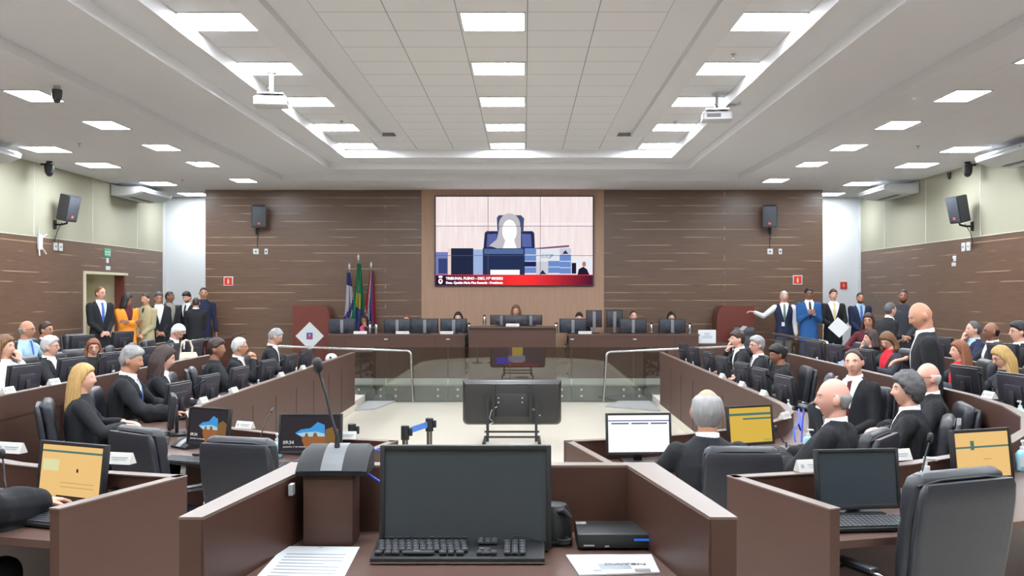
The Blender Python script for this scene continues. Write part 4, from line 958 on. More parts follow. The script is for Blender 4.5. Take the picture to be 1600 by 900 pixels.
# ================================================================ VIDEO WALL
YV = YB-.07
q = lambda px, py: at(px, py, YV-.03)
t = thing('video_wall', 'large video wall of three by three screens over the dais, showing a bright speaker and a red caption strip', 'screen')
a, b = q(679, 306), q(928, 447); W0, W1, H1, H0 = a.x, b.x, a.z, b.z
g = G(); g.box(((W0+W1)/2, YV, (H0+H1)/2), (W1-W0, .06, H1-H0)); g.build('screen_casing', mat('casing_violet', (44, 34, 60), .4), t)
a, b = q(681, 307.5), q(926, 445.5); X0, X1, Z1, Z0 = a.x, b.x, a.z, b.z
layer = [0]
def VQ(name, m, poly, par=None):
    layer[0] += 1; g = G(); y = YV-.031-.0003*layer[0]
    g.quad([(X0+(X1-X0)*(px-680)/247, y, Z1-(Z1-Z0)*(py-307)/139) for px, py in poly]); return g.build(name, m, par or t, flat=True)
def RR(x0, y0, x1, y1): return [(x0, y0), (x1, y0), (x1, y1), (x0, y1)]
def EL(cx, cy, rx, ry, n=24): return [(cx+rx*math.cos(2*PI*i/n), cy+ry*math.sin(2*PI*i/n)) for i in range(n)]
E = lambda n, c, s=1.0: emis('vw_'+n, c, s)
m = bpy.data.materials.new('vw_wood'); m.use_nodes = True; nt = m.node_tree; nt.nodes.clear()
tc = nt.nodes.new('ShaderNodeTexCoord'); mp = nt.nodes.new('ShaderNodeMapping'); mp.inputs['Scale'].default_value = (10, 1, .6); nz = nt.nodes.new('ShaderNodeTexNoise'); nz.inputs['Scale'].default_value = 2.2
mx = nt.nodes.new('ShaderNodeMix'); mx.data_type = 'RGBA'; mx.inputs[6].default_value = srgb(236, 208, 204); mx.inputs[7].default_value = srgb(255, 250, 252)
em = nt.nodes.new('ShaderNodeEmission'); em.inputs[1].default_value = .8; out = nt.nodes.new('ShaderNodeOutputMaterial')
nt.links.new(tc.outputs['Object'], mp.inputs[0]); nt.links.new(mp.outputs[0], nz.inputs['Vector']); nt.links.new(nz.outputs[0], mx.inputs[0]); nt.links.new(mx.outputs[2], em.inputs[0]); nt.links.new(em.outputs[0], out.inputs[0])
VQ('picture', m, RR(680, 307, 927, 446))
VQ('wall_band', E('pale', (250, 240, 242)), RR(680, 348, 927, 351))
VQ('desk_edge_shape', E('brownline', (120, 84, 120)), [(820, 389), (890, 383), (890, 386), (822, 391)])
VQ('chair_shape', E('navy', (40, 48, 84)), [(757, 364), (760, 361), (832, 361), (835, 364), (836, 388), (755, 388)])
VQ('chair_shape', E('mesh', (92, 104, 168)), [(761, 366), (776, 365), (776, 386), (760, 386)]); VQ('chair_shape', E('mesh', (92, 104, 168)), [(815, 365), (830, 366), (831, 386), (816, 386)])
VQ('chair_shape', E('head', (70, 84, 122)), [(776, 340), (779, 336), (814, 336), (819, 341), (818, 362), (777, 362)])
VQ('hair_shape', E('hair', (196, 190, 196)), EL(796, 352, 17, 19)); VQ('hair_shape', E('hair', (196, 190, 196)), [(780, 355), (814, 355), (814, 388), (776, 388), (764, 384), (776, 374)])
VQ('face_shape', E('face', (255, 252, 252), 1.1), EL(796, 361, 11.5, 18)); VQ('shirt_shape', E('face', (255, 252, 252), 1.1), [(790, 374), (803, 374), (808, 390), (785, 390)])
VQ('monitor_shape', E('mon1', (36, 44, 70)), RR(704, 388, 739, 433)); VQ('monitor_shape', E('mon2', (160, 182, 224)), RR(739, 390, 754, 432)); VQ('monitor_shape', E('mon1b', (40, 52, 86)), RR(754, 388, 820, 433))
VQ('monitor_shape', E('mon3', (84, 110, 160)), RR(756, 389, 818, 397))
VQ('name_strip', E('white', (255, 255, 255), 1.2), RR(766, 422, 812, 430))
VQ('left_desk_shape', E('leftd', (120, 130, 190)), RR(680, 394, 699, 430)); VQ('left_desk_shape', E('leftd2', (60, 70, 120)), RR(684, 404, 698, 428)); VQ('left_pillar_shape', E('beige', (236, 214, 204)), RR(699, 389, 704, 430))
for i, (x0, y0, x1, y1) in enumerate(((820, 388, 838, 398), (820, 400, 838, 408), (820, 418, 838, 427), (857, 408, 875, 417), (857, 418, 875, 427), (875, 398, 893, 408), (875, 409, 893, 418), (875, 419, 893, 428))):
    VQ('call_tile', E('tile', (108, 142, 204)), RR(x0, y0, x1, y1))
VQ('call_tile', E('navy2', (30, 40, 90)), RR(820, 409, 838, 417)); VQ('call_tile', E('cream', (226, 232, 240), 1.0), RR(838, 389, 875, 408)); VQ('call_tile', E('tile3', (206, 206, 216)), RR(838, 409, 857, 429)); VQ('call_person', E('navy', (40, 48, 84)), [(843, 429), (848, 422), (854, 429)])
VQ('call_tile', E('tile4', (200, 206, 222)), RR(875, 388, 893, 397)); VQ('call_person', E('navy', (40, 48, 84)), [(879, 397), (884, 391), (889, 397)])
text_mesh('CCJP', .11, 'vw_mesh', 'caption_letters', t, (X0+(X1-X0)*(846-680)/247, YV-.05, Z1-(Z1-Z0)*(403-307)/139), (PI/2, 0, 0), sx=1.1)
VQ('signer_box', E('box', (236, 236, 246)), RR(893, 404, 926, 430)); VQ('signer_shape', E('dark', (34, 32, 48)), [(903, 430), (905, 421), (912, 417), (918, 421), (922, 430)]); VQ('signer_shape', E('dark', (34, 32, 48)), RR(894, 411, 901, 428)); VQ('signer_head', E('skin', (190, 120, 100)), EL(913.5, 413, 3, 4))
# caption strip, red in the middle, dark at the ends
N = 41
for i in range(N):
    u = i/(N-1); k = max(0, 1-abs(u-.55)/.5)**.8; c = (int(50+200*min(1, k*1.15)), int(22+34*k), int(52+4*k))
    VQ('caption_strip', emis('vw_strip%d' % i, c, 1.0), RR(680+247*i/N, 430.5, 680+247*(i+1)/N, 446))
VQ('caption_top_line', E('redline', (222, 60, 60)), RR(680, 429.6, 927, 430.8))
def VT(s, px, py, size, align='LEFT'):
    text_mesh(s, size, 'vw_white', 'caption_letters', t, (X0+(X1-X0)*(px-680)/247, YV-.052, Z1-(Z1-Z0)*(py-307)/139), (PI/2, 0, 0), align, bold=.004)
VT('TRIBUNAL PLENO - DEC. Nº 08/2023', 696, 437.3, .076); VT('Desa. Cynthia Maria Pina Resende - Presidente', 696, 443.8, .064)
VT('09:35', 920, 437.3, .068, 'RIGHT'); VT('11/12/2024', 920, 443.8, .064, 'RIGHT')
VQ('caption_emblem', E('white', (255, 255, 255), 1.2), EL(687.5, 440, 3.4, 4.2)); VQ('caption_emblem', E('white', (255, 255, 255), 1.2), RR(684.5, 431.5, 690.5, 434.5))
VQ('caption_emblem', E('emb', (190, 40, 60)), EL(687.5, 439.5, 1.5, 2))
for px in (762.3, 844.6): VQ('screen_seam', E('seam', (120, 90, 120), .8), RR(px-.35, 307, px+.35, 446))
for py in (353.3, 399.6): VQ('screen_seam', E('seam', (120, 90, 120), .8), RR(680, py-.35, 927, py+.35))

# ================================================================ BIG SCREEN ON A WHEELED STAND
YT = 13.2; xc = xa(800, YT)
t = thing('television', 'large flat television seen from behind on a wheeled stand in the open floor', 'television', (xc, YT, 0))
ztp, zbt = at(800, 594, YT).z, at(800, 664, YT).z; hw = .655
g = G(); rings = []
for y, k, zt in ((.07, 1.0, ztp), (.03, 1.0, ztp), (0, .99, ztp-.01), (-.04, .95, ztp-.05), (-.055, .86, ztp-.14)):
    zb_ = zbt+(0 if k == 1 else (1-k)*.5); r_ = .07*k
    P = [(hw*k, y, zt), (-hw*k, y, zt)]
    for a in range(6): an = PI+PI/2*a/5; P.append((-hw*k+r_+r_*math.cos(an), y, zb_+r_+r_*math.sin(an)))
    for a in range(6): an = 3*PI/2+PI/2*a/5; P.append((hw*k-r_+r_*math.cos(an), y, zb_+r_+r_*math.sin(an)))
    rings.append(P)
g.loft(rings); g.build('casing', mat('tv_black', (38, 37, 36), .35), t, smooth=30)
g = G(); g.box((0, .072, (ztp+zbt)/2), (1.27, .004, ztp-zbt-.05)); sc = g.build('front_panel', 'screen_dark', t)
def tvq(n, m, x0, z0, x1, z1, k):
    g = G(); g.box(((x0+x1)/2, .076+.001*k, (z0+z1)/2), (x1-x0, .001, z1-z0)); g.build(n, m, sc)
zt0 = zbt+.04
tvq('picture', emis('tv_base', (88, 78, 108), .9), -.61, zt0, .61, ztp-.04, 0); tvq('bright_column', emis('tv_yellow', (240, 206, 80), 1.5), -.13, zt0+.08, .12, ztp-.05, 1)
tvq('blue_patch', emis('tv_blue', (50, 70, 255), 1.3), -.5, zt0+.05, -.2, zt0+.2, 1); tvq('pale_patch', emis('tv_pale', (190, 190, 235), 1.1), -.22, zt0+.1, .18, zt0+.24, 2); tvq('red_strip', emis('tv_red', (180, 40, 50), 1.6), -.3, zt0, .5, zt0+.045, 1)
g = G(); g.box((0, -.05, zbt+.27), (.5, .02, .3), bev=.01); g.build('mount_plate', 'plastic_black', t)
for px, py in ((779, 621), (816, 621), (779, 628), (816, 628), (762, 645), (838, 645), (843, 648)):
    p = at(px, py, YT); g = G(); g.box((p.x-xc, -.064, p.z), (.02, .008, .02)); g.build('screw', 'steel', t)
p = at(835, 639, YT); g = G(); g.box((p.x-xc, -.062, p.z), (.06, .006, .03)); g.build('rating_label', 'slot_dark', t)
t2 = thing('television_stand', 'black wheeled stand holding the large television', 'stand', (xc, YT, 0))
for s in (-1, 1):
    g = G(); g.box((s*.32, -.1, .36), (.035, .035, .60)); g.build('upright', 'plastic_black', t2)
    g = G(); g.box((s*.36, 0, .065), (.04, .62, .03)); g.build('base_leg', 'plastic_black', t2)
    for y in (-.29, .29):
        g = G(); g.tube([(s*.36-.012, y, .028), (s*.36+.012, y, .028)], .028, 12); g.box((s*.36, y, .045), (.03, .03, .03)); g.build('caster', 'steel', t2)
    g = G(); g.box((s*.24, -.09, zbt+.3), (.03, .03, .5)); g.build('mount_bracket', 'plastic_black', t2)
for z in (.12, .19):
    g = G(); g.box((0, -.1, z), (.72, .02, .025)); g.build('cross_bar', 'plastic_black', t2)
g = G(); g.tube([(-.2, -.065, zbt+.25), (-.27, -.08, zbt+.2), (-.3, -.08, zbt+.1), (-.24, -.08, zbt+.05), (-.36, -.09, zbt-.02), (-.42, -.09, .2)], .006, 6); tag(g.build('white_cable', 'white_plastic', smooth=80, loc=(xc, YT, 0)), 'white cable hanging behind the large television', 'cable')
g = G(); g.box((.1, -.2, .02), (.3, .07, .04), bev=.008); tag(g.build('power_strip', 'white_plastic', loc=(xc, YT, 0)), 'white power strip on the floor under the television stand', 'power strip')

# ================================================================ STANCHIONS
def stanchion(px, ytop, z, label):
    Y = yfor(ytop, z); t = thing('belt_stanchion', label, 'stanchion', (xa(px, Y), Y, 0), 0, 'belt stanchions in the middle')
    g = G(); g.lathe([(0, 0), (.16, 0), (.16, .015), (.04, .03), (0, .03)], seg=24); g.build('base', 'plastic_black', t)
    g = G(); g.tube([(0, 0, .02), (0, 0, z-.09)], .024, 14); g.build('post', 'steel', t)
    g = G(); g.tube([(0, 0, z-.11), (0, 0, z-.002), (0, 0, z)], [.033, .033, .028], 16); g.box((.045, 0, z-.05), (.025, .03, .06), bev=.004); g.build('belt_head', 'plastic_black', t); return t
s1 = stanchion(633, 665, .97, 'nearer silver stanchion holding the blue belt'); s2 = stanchion(671, 653, .97, 'farther silver stanchion holding the blue belt')
stanchion(550, 662, .97, 'black-topped stanchion behind the inner desk edge by the name card')
a, b = s1.location, s2.location; d = (b-a).normalized(); g = G(); c = (a+b)/2; L = (b-a).length-.1
g.box((c.x, c.y, .92), (L, .003, .05), rz=math.atan2(d.y, d.x)); tag(g.build('retractable_belt', 'blue_belt'), 'blue retractable belt between the two silver stanchions', 'belt')

# ================================================================ WALL AND CEILING EQUIPMENT
def speaker(label, loc, rz, tiltx, wall):
    t = thing('wall_speaker', label, 'loudspeaker', loc, rz)   # local front = -Y, wall behind at +Y
    T = Matrix.Translation((0, -.28, .06)) @ Matrix.Rotation(tiltx, 4, 'X')
    g = G(T); g.loft([[(-w_/2, -.12, z), (w_/2, -.12, z), (w_*.36, .12, z), (-w_*.36, .12, z)] for z, w_ in ((-.24, .3), (.22, .33))]); bmesh.ops.bevel(g.bm, geom=g.bm.edges[:], offset=.012, segments=2, affect='EDGES'); g.build('cabinet', 'speaker', t)
    g = G(T); g.box((0, -.124, .0), (.27, .008, .41), bev=.003); g.build('grille', mat('grille', (74, 78, 86), .5), t)
    g = G(T); g.box((0, -.13, -.15), (.055, .004, .045)); g.build('maker_badge', 'orange_mark', t)
    g = G(T); g.box((0, -.1335, -.15), (.03, .001, .008)); g.box((0, -.1335, -.138), (.022, .001, .006)); g.build('badge_print', 'key_print', t)
    g = G(); g.box((0, -.01, -.24), (.07, .02, .16)); g.tube([(0, -.02, -.24), (0, -.14, -.24), (0, -.26, -.22), (0, -.27, -.16)], .018, 8); g.build('wall_bracket', 'plastic_black', t)
    g = G(); g.tube([(0, -.16, -.2), (.01, -.05, -.36), (0, -.012, -.5), (.0, -.012, -.6)], .006, 6); g.build('cable', 'plastic_black', t, smooth=80); return t
YSp = yfor(345, 0); Yl = -(WX+CX)*F/(85-VX)
p = at(82, 340, Yl); speaker('black loudspeaker on the upper left wall above the white router', (-WX, Yl, at(82, 330, Yl).z), PI/2-.25, .22, 1)
Yr_ = (WX-CX)*F/(1520-VX)
speaker('black loudspeaker on the upper right wall above two white sockets', (WX, Yr_, at(1520, 332, Yr_).z), -PI/2+.25, .22, 1)
p = at(402, 343, YB); speaker('black loudspeaker on the back wall left of the video wall', (p.x, YB, p.z), .35, .2, 1)
p = at(1203, 343, YB); speaker('black loudspeaker on the back wall right of the video wall', (p.x, YB, p.z), -.25, .2, 1)
def wallbox(name, label, cat, loc, rz, w_, h, m, extra=None, grp=None):
    t = thing(name, label, cat, loc, rz, grp); g = G(); g.box((0, -.008, 0), (w_, .016, h), bev=.003); g.build('plate', m, t)
    for (nm, mm, x, z, ww, hh) in (extra or []):
        g = G(); g.box((x, -.0175, z), (ww, .003, hh)); g.build(nm, mm, t)
    return t
sock = [('socket_hole', 'plastic_black', 0, 0, .03, .03)]
for px, w_, lb in ((400, .12, 'square white socket under the left back-wall speaker'), (416, .07, 'narrow white socket right of the square one, left back wall'), (1203, .12, 'square white socket under the right back-wall speaker'), (1219, .07, 'narrow white socket right of the square one, right back wall')):
    p = at(px, 393, YB); wallbox('wall_socket', lb, 'socket', (p.x, YB, p.z), 0, w_, .12, 'white_plastic', sock)
def on_left(px, py): Y = -(WX+CX)*F/(px-VX); return (-WX, Y, at(px, py, Y).z)
def on_right(px, py): Y = (WX-CX)*F/(px-VX); return (WX, Y, at(px, py, Y).z)
for (px, py), lb in (((86, 385), 'left one of two white sockets beside the router'), ((94, 386), 'right one of two white sockets beside the router')): wallbox('wall_socket', lb, 'socket', on_left(px, py), PI/2, .14, .14, 'white_plastic', sock)
for (px, py), lb in (((1506, 386), 'left one of two white sockets under the right wall speaker'), ((1514, 385), 'right one of two white sockets under the right wall speaker')): wallbox('wall_socket', lb, 'socket', on_right(px, py), -PI/2, .13, .15, 'white_plastic', sock)
wallbox('wall_switch', 'white switch with small camera below the right wall sockets', 'switch', on_right(1492, 404), -PI/2, .12, .1, 'white_plastic', [('sensor', 'plastic_black', -.04, -.02, .03, .03)])
wallbox('wall_switch', 'lower white switch plate on the right wall', 'switch', on_right(1491, 413), -PI/2, .16, .07, 'off_white')
t = wallbox('exit_sign', 'green exit sign above the left doorway', 'sign', on_left(167, 395), PI/2, .3, .17, 'green_sign', [('white_field', 'white_plastic', 0, -.01, .24, .08)])
text_mesh('SAÍDA', .075, 'green_sign', 'sign_text', t, (-.11, -.021, -.035), (PI/2, 0, 0), bold=.002)
wallbox('wall_sensor', 'small white box under the exit sign', 'sensor', on_left(167, 407), PI/2, .1, .1, 'white_plastic'); wallbox('wall_sensor', 'white emergency lamp box over the left doorway', 'sensor', on_left(168, 419), PI/2, .2, .08, 'white_plastic')
def firesign(px, py, Y, label, s=.2, fw=True):
    p = at(px, py, Y); t = wallbox('extinguisher_sign', label, 'sign', (p.x, Y, p.z), 0, s, s, 'white_plastic' if fw else 'red_sign', [('red_field', 'red_sign', 0, 0, s*.84, s*.84)])
    g = G(); g.box((0, -.021, -.01), (s*.16, .002, s*.42), bev=.0); g.box((0, -.021, s*.24), (s*.08, .002, s*.1)); g.build('extinguisher_symbol', 'yellow_sign', t)
firesign(357, 439.5, YB, 'red extinguisher sign on the left end of the brown back wall'); firesign(1246, 437.5, YB, 'red extinguisher sign on the right end of the brown back wall'); firesign(1318, 446, 23.05, 'red extinguisher sign on the white passage wall', .16, False)
# router
p = on_left(60, 378); t = thing('wifi_router', 'white router with four antennas on the left wall', 'router', p, PI/2)
g = G(); g.loft([rrect(w_, .05, z, -.025, .02) for z, w_ in ((-.13, .09), (-.1, .13), (.1, .15), (.13, .1))]); g.build('body', 'white_plastic', t)
for x0, z0_, x1, z1_ in ((-.05, .1, -.12, .26), (.06, .08, .18, .14), (-.04, -.1, -.08, -.24), (.05, -.08, .16, -.2)):
    g = G(); g.tube([(x0, -.03, z0_), (x1, -.06, z1_)], .011, 8); g.build('antenna', 'white_plastic', t)
# dome cameras
def domecam(label, loc, arm, k=1.0, fix='plastic_black'):
    t = thing('dome_camera', label, 'camera', loc)
    g = G(); g.tube([(0, 0, 0), (0, 0, -.03)], .05*k, 14); g.tube([(0, 0, -.02), (0, 0, -.06*k)], .03*k)
    if arm: g.tube([(0, 0, -.05*k), (arm, 0, -.05*k)], .02*k)
    g.build('mount', fix, t)
    g = G(); g.lathe([(.0, -.05*k), (.075*k, -.05*k), (.08*k, -.1*k), (.07*k, -.18*k), (.065*k, -.2*k), (.0, -.21*k)], seg=18); g.build('housing', 'plastic_black', t)
    g = G(); g.ball((0, 0, -.2*k), .06*k, 16); g.build('dome', mat('dome_dark', (40, 26, 38), .1), t)
for px, py, z, lb, arm, k in ((77, 252, ZL, 'black dome camera hanging at the left wall and ceiling corner', -.14, 1.0), (89, 135, ZL, 'small dark dome camera between the two halves of the nearest left light', 0, .7), (1512, 253, ZL, 'black dome camera hanging near the right wall and ceiling corner', .14, 1.0), (1484, 267, ZL, 'small grey dome camera left of the large one, right ceiling corner', 0, .6)):
    Y = yfor(py, z); domecam(lb, (xa(px, Y), Y, z), arm, k, 'plastic_black' if k == 1 else 'off_white')
# ceiling cassette air conditioners (long horizontal units fixed under the ceiling at the side walls)
def aircon(label, loc, rz, L=1.6):
    t = thing('air_conditioner', label, 'air conditioner', loc, rz)      # local: back at +Y (wall), front -Y, length along X
    prof = [(-.0, 0), (-.02, -.05), (-.62, -.06), (-.68, -.1), (-.66, -.16), (-.5, -.23), (-.2, -.26), (0, -.24)]
    g = G(); g.loft([[(x, y*k, z*k-.01) for y, z in prof] for x, k in ((-L/2, .92), (-L/2+.03, 1), (L/2-.03, 1), (L/2, .92))]); g.build('casing', 'white_plastic', t, smooth=30)
    g = G(Matrix.Translation((0, -.655, -.14)) @ Matrix.Rotation(-.9, 4, 'X')); g.box((0, 0, 0), (L*.82, .07, .02)); g.build('outlet_slot', mat('dark_slot', (86, 84, 92), .5), t)
    g = G(Matrix.Translation((0, -.668, -.135)) @ Matrix.Rotation(-.7, 4, 'X')); g.box((0, 0, .0), (L*.8, .045, .012)); g.build('louvre', 'white_plastic', t)
    g = G(); g.box((0, -.3, -.262), (L*.7, .12, .006)); g.build('intake_grille', 'slot_dark', t)
    return t
aircon('white air conditioner under the left ceiling near the doorway', (-WX+.02, 20.8, ZL-.01), PI/2); aircon('white air conditioner cut by the left picture edge', (-WX+.02, 14.35, ZL-.01), PI/2)
aircon('white air conditioner under the right ceiling near the passage', (WX-.02, 20.3, ZL-.01), -PI/2); aircon('white air conditioner cut by the right picture edge', (WX-.02, 14.8, ZL-.01), -PI/2)
# projectors
def projector(label, px, py_top, py_body, Y, yaw):
    p = at(px, py_body, Y); zt = Z4; t = thing('ceiling_projector', label, 'projector', (p.x, Y, p.z), yaw)
    h = zt-p.z
    g = G(); g.lathe([(.0, h), (.07, h), (.07, h-.02), (.02, h-.03), (.0, h-.03)], seg=16); g.build('ceiling_plate', 'white_plastic', t)
    g = G(); g.tube([(0, 0, .1), (0, 0, h-.02)], .024, 12); g.build('pole', 'white_plastic', t)
    g = G(); g.box((0, 0, .09), (.3, .22, .015)); 
    for a in range(4): g.tube([(0, 0, .09), ((-.14, .14)[a % 2], (-.1, .1)[a//2], .05)], .008, 6)
    g.build('mount_frame', 'steel', t)
    g = G(); g.loft([rrect(w_, d, z, 0, .04) for z, w_, d in ((-.055, .36, .27), (-.045, .385, .3), (.04, .385, .3), (.052, .36, .27))]); g.build('body', 'white_plastic', t)
    g = G(); g.tube([(.1, .14, 0), (.1, .175, 0)], .045, 16); g.build('lens', 'plastic_black', t)
    g = G(); g.box((-.05, -.151, 0), (.18, .003, .05)); g.build('vent_grille', 'slot_dark', t); g = G(); g.box((.193, -.02, 0), (.003, .14, .05)); g.build('vent_grille', 'slot_dark', t)
    g = G(); g.tube([(0, 0, .2), (-.03, -.03, .16), (.02, -.05, .1), (.1, -.04, .07)], .007, 6); g.build('cable', 'plastic_black', t, smooth=80)
projector('white ceiling projector on a pole, left side of the coffer', 424, 85, 160, 11.6, .12)
projector('white ceiling projector on a pole, right side of the coffer', 1120, 122, 183, 12.9, -.1)
for px, py, z in ((124, 224, ZL), (285, 281, ZL), (1434, 228, ZL), (534, 189, Z4), (1146, 84, Z4), (1055, 190, Z4)):
    Y = yfor(py, z); t = thing('sprinkler_head', 'small sprinkler head at %s' % {124: 'the left ceiling by the outer lights', 285: 'the left ceiling near the passage', 1434: 'the right low ceiling', 534: 'the left light recess', 1146: 'the right light recess near the nearest light', 1055: 'the right light recess far end'}[px], 'sprinkler', (xa(px, Y), Y, z))
    g = G(); g.lathe([(0, 0), (.03, 0), (.03, -.008), (.008, -.012), (.008, -.04), (.02, -.042), (0, -.045)], seg=12); g.build('head', 'steel', t)
# ================================================================ PEOPLE
SK = {'light': (218, 168, 146), 'pink': (212, 158, 140), 'tan': (190, 138, 112), 'brown': (138, 94, 74), 'dark': (88, 58, 48)}
for k, c in SK.items():
    m_ = mat('skin_'+k, c, .45, noise_amt=.05, nscale=8); m_.node_tree.nodes['Principled BSDF'].inputs['Subsurface Weight'].default_value = .08
    mat('lips_'+k, tuple(int(v*.8) if i else int(v*.92) for i, v in enumerate(c)), .4)
HC = {'black': (26, 22, 22), 'darkbrown': (52, 34, 30), 'brown': (112, 78, 50), 'auburn': (128, 78, 48), 'grey': (140, 138, 138), 'lightgrey': (188, 188, 186), 'white': (222, 222, 220), 'blonde': (178, 144, 88), 'darkgrey': (78, 76, 78)}
for k, c in HC.items(): mat('hair_'+k, c, .55, noise_amt=.3, nscale=9, stretch=(6, 6, .8), bump=.3)
mat('eye_white', (190, 180, 174), .2); mat('eye_dark', (40, 28, 24), .2)
mat('glasses_dark', (30, 26, 28), .3); mat('glasses_light', (150, 130, 120), .3, .5)
CLN = {'black': (34, 35, 39), 'robe': (30, 31, 34), 'charcoal': (52, 53, 60), 'navy': (36, 42, 66), 'blue': (40, 84, 138), 'orange': (236, 148, 52), 'khaki': (166, 156, 122), 'white': (226, 228, 230), 'ltblue': (160, 190, 210), 'red': (206, 40, 52), 'maroon': (86, 34, 42), 'pink': (214, 80, 130), 'cream': (224, 214, 178), 'greyp': (150, 146, 138), 'yellowtie': (214, 200, 150), 'bluetie': (70, 100, 170), 'redtie': (150, 34, 46), 'greytie': (110, 104, 124), 'darktie': (44, 44, 58), 'brownp': (70, 52, 44), 'jeans': (50, 80, 124), 'greent': (96, 112, 106)}
for k, c in CLN.items(): mat('cloth_'+k, c, .8, noise_amt=.12, nscale=30, spec=.25)

def sm(a, b, x): t = min(1, max(0, (x-a)/(b-a))); return t*t*(3-2*t)
def head_r(d):
    """skull and face surface point for unit direction d (x right, y forward, z up)"""
    x, y, z = d.x*.074, d.y*.096, d.z*.120
    if z < 0:
        k = -z/.12; x *= 1-.30*k**1.4; y *= (1-.08*k) if y > 0 else (1-.42*k)
        if y > 0: y += .006*k
    else:
        x *= 1+.03*math.sin(PI*z/.12)
    if y < 0: x *= 1+.05*(-y/.096)
    f = max(0, d.y)
    if f > 0:
        y -= .006*f*sm(.06, .1, abs(x)*1.3)
        nx = math.exp(-((x/.011)**2)); 
        y += f*nx*(.019*math.exp(-(((z+.022)/.014)**2))+.013*math.exp(-(((z+.002)/.02)**2)))
        y += f*.007*math.exp(-((x/.019)**2+((z+.028)/.009)**2))*.7
        y -= f*.010*math.exp(-(((abs(x)-.031)/.015)**2+((z-.008)/.010)**2))
        y += f*.005*math.exp(-((x/.045)**2+((z-.03)/.009)**2))
        y += f*.006*math.exp(-((x/.02)**2+((z+.062)/.006)**2))+f*.005*math.exp(-((x/.018)**2+((z+.074)/.006)**2))
        y -= f*.003*math.exp(-((x/.022)**2+((z+.068)/.003)**2))
        y += f*.008*math.exp(-((x/.02)**2+((z+.1)/.014)**2))
        y += f*.004*math.exp(-(((abs(x)-.042)/.016)**2+((z+.025)/.02)**2))
    return Vector((x, y, z))
def dir_grid(nu, nv):
    R_ = []
    for j in range(nv+1):
        th = PI*j/nv; R_.append([Vector((math.sin(th)*math.sin(2*PI*i/nu), math.sin(th)*math.cos(2*PI*i/nu), math.cos(th))) for i in range(nu)])
    return R_
def grid_mesh(bm, fn, nu, nv, T):
    rows = []
    for j, r in enumerate(dir_grid(nu, nv)):
        if j in (0, nv): rows.append([bm.verts.new(T @ fn(r[0]))]*nu)
        else: rows.append([bm.verts.new(T @ fn(d)) for d in r])
    for j in range(nv):
        for i in range(nu):
            a, b, c, d = rows[j][i], rows[j][(i+1) % nu], rows[j+1][(i+1) % nu], rows[j+1][i]
            vs = []
            for v in (a, b, c, d):
                if v not in vs: vs.append(v)
            if len(vs) > 2: bm.faces.new(vs)
HS = {  # style: (thickness top, side, front hairline z, side hairline z, back z, front y limit)
    'short': (.014, .010, .066, .012, -.07), 'full': (.024, .012, .060, .016, -.075), 'receding': (.009, .012, .108, .014, -.07),
    'thin': (.004, .012, .095, .01, -.075), 'buzz': (.004, .004, .07, .02, -.06), 'bald': (-.01, .008, .3, .012, -.06),
    'curly': (.03, .03, .055, -.02, -.085), 'bob': (.024, .022, .058, -.03, -.095), 'long': (.022, .018, .062, -.03, -.1), 'bun': (.034, .014, .062, .015, -.06)}
def hair_fn(style, seed):
    tt, ts, zf, zs, zbk = HS[style]
    def fn(d):
        p = head_r(d); f = d.y
        zl = zs+(zf-zs)*sm(.15, .8, f) if f > .1 else (zbk+(zs-zbk)*sm(-.55, .1, f))
        on = sm(-.008, .010, p.z-zl)
        top = sm(.2, .75, d.z); th = ts+(tt-ts)*top
        if style == 'bald' and d.z > .12: on *= 1-sm(.12, .42, d.z)
        if style == 'thin': th = ts+(-.003-ts)*sm(.5, .85, d.z)
        if style == 'full': th += .01*sm(.3, .8, f)*top
        k = .014 if style == 'curly' else .007 if style in ('full', 'short') else .003
        th += k*noise.noise(d*(7 if style == 'curly' else 5)+Vector((seed, 0, 0)))
        return p+d*(th*on-.012*(1-on))
    return fn
class MB_:
    """collects tapered limbs for one voxel-remeshed surface"""
    def __init__(s): s.g = G()
    def cap(s, a, b, ra, rb, seg=12):
        a, b = Vector(a), Vector(b); d = b-a; L = max(d.length, 1e-5); u = d/L; P = []; R_ = []
        for k in (-1, -.8, -.5, 0): P.append(a+u*ra*k); R_.append(max(ra*math.sqrt(max(0, 1-k*k)), ra*.08))
        for k in (0, .5, .8, 1): P.append(b+u*rb*k); R_.append(max(rb*math.sqrt(max(0, 1-k*k)), rb*.08))
        s.g.tube(P, R_, seg)
def chain(mb, pts, rs, seg=12):
    for i in range(len(pts)-1): mb.cap(pts[i], pts[i+1], rs[i], rs[i+1], seg)
def hand(mb, wrist, dirv, palm_n, side, curl=.5, k=1.0):
    """palm, four fingers and a thumb; dirv = along fingers, palm_n = out of the palm, side = +1 right hand"""
    d = Vector(dirv).normalized(); n = Vector(palm_n); n = (n-d*n.dot(d)).normalized(); r = d.cross(n)*(-side)   # r points to the thumb side
    w = Vector(wrist); pc = w+d*.045*k
    for q in (-.026, -.009, .009, .026): mb.cap(w+r*q*.7*k+d*.008*k, w+d*.085*k+r*q*k, .0135*k, .0115*k, 8)
    for i, (q, L) in enumerate(((.030, .070), (.010, .080), (-.010, .074), (-.029, .058))):
        b = w+d*.088*k+r*q*k; a1 = curl*.7; d1 = (d*math.cos(a1)+n*math.sin(a1)); p1 = b+d1*L*.5*k; a2 = curl*1.7; d2 = d*math.cos(a2)+n*math.sin(a2); p2 = p1+d2*L*.5*k
        chain(mb, [b, p1, p2], [.0098*k, .0090*k, .0075*k], 8)
    b = w+d*.025*k+r*.03*k; p1 = b+(d*.6+r*.75+n*.25).normalized()*.036*k; p2 = p1+(d*.9+r*.2+n*.45).normalized()*.032*k
    chain(mb, [b, p1, p2], [.0130*k, .0110*k, .0085*k], 8)
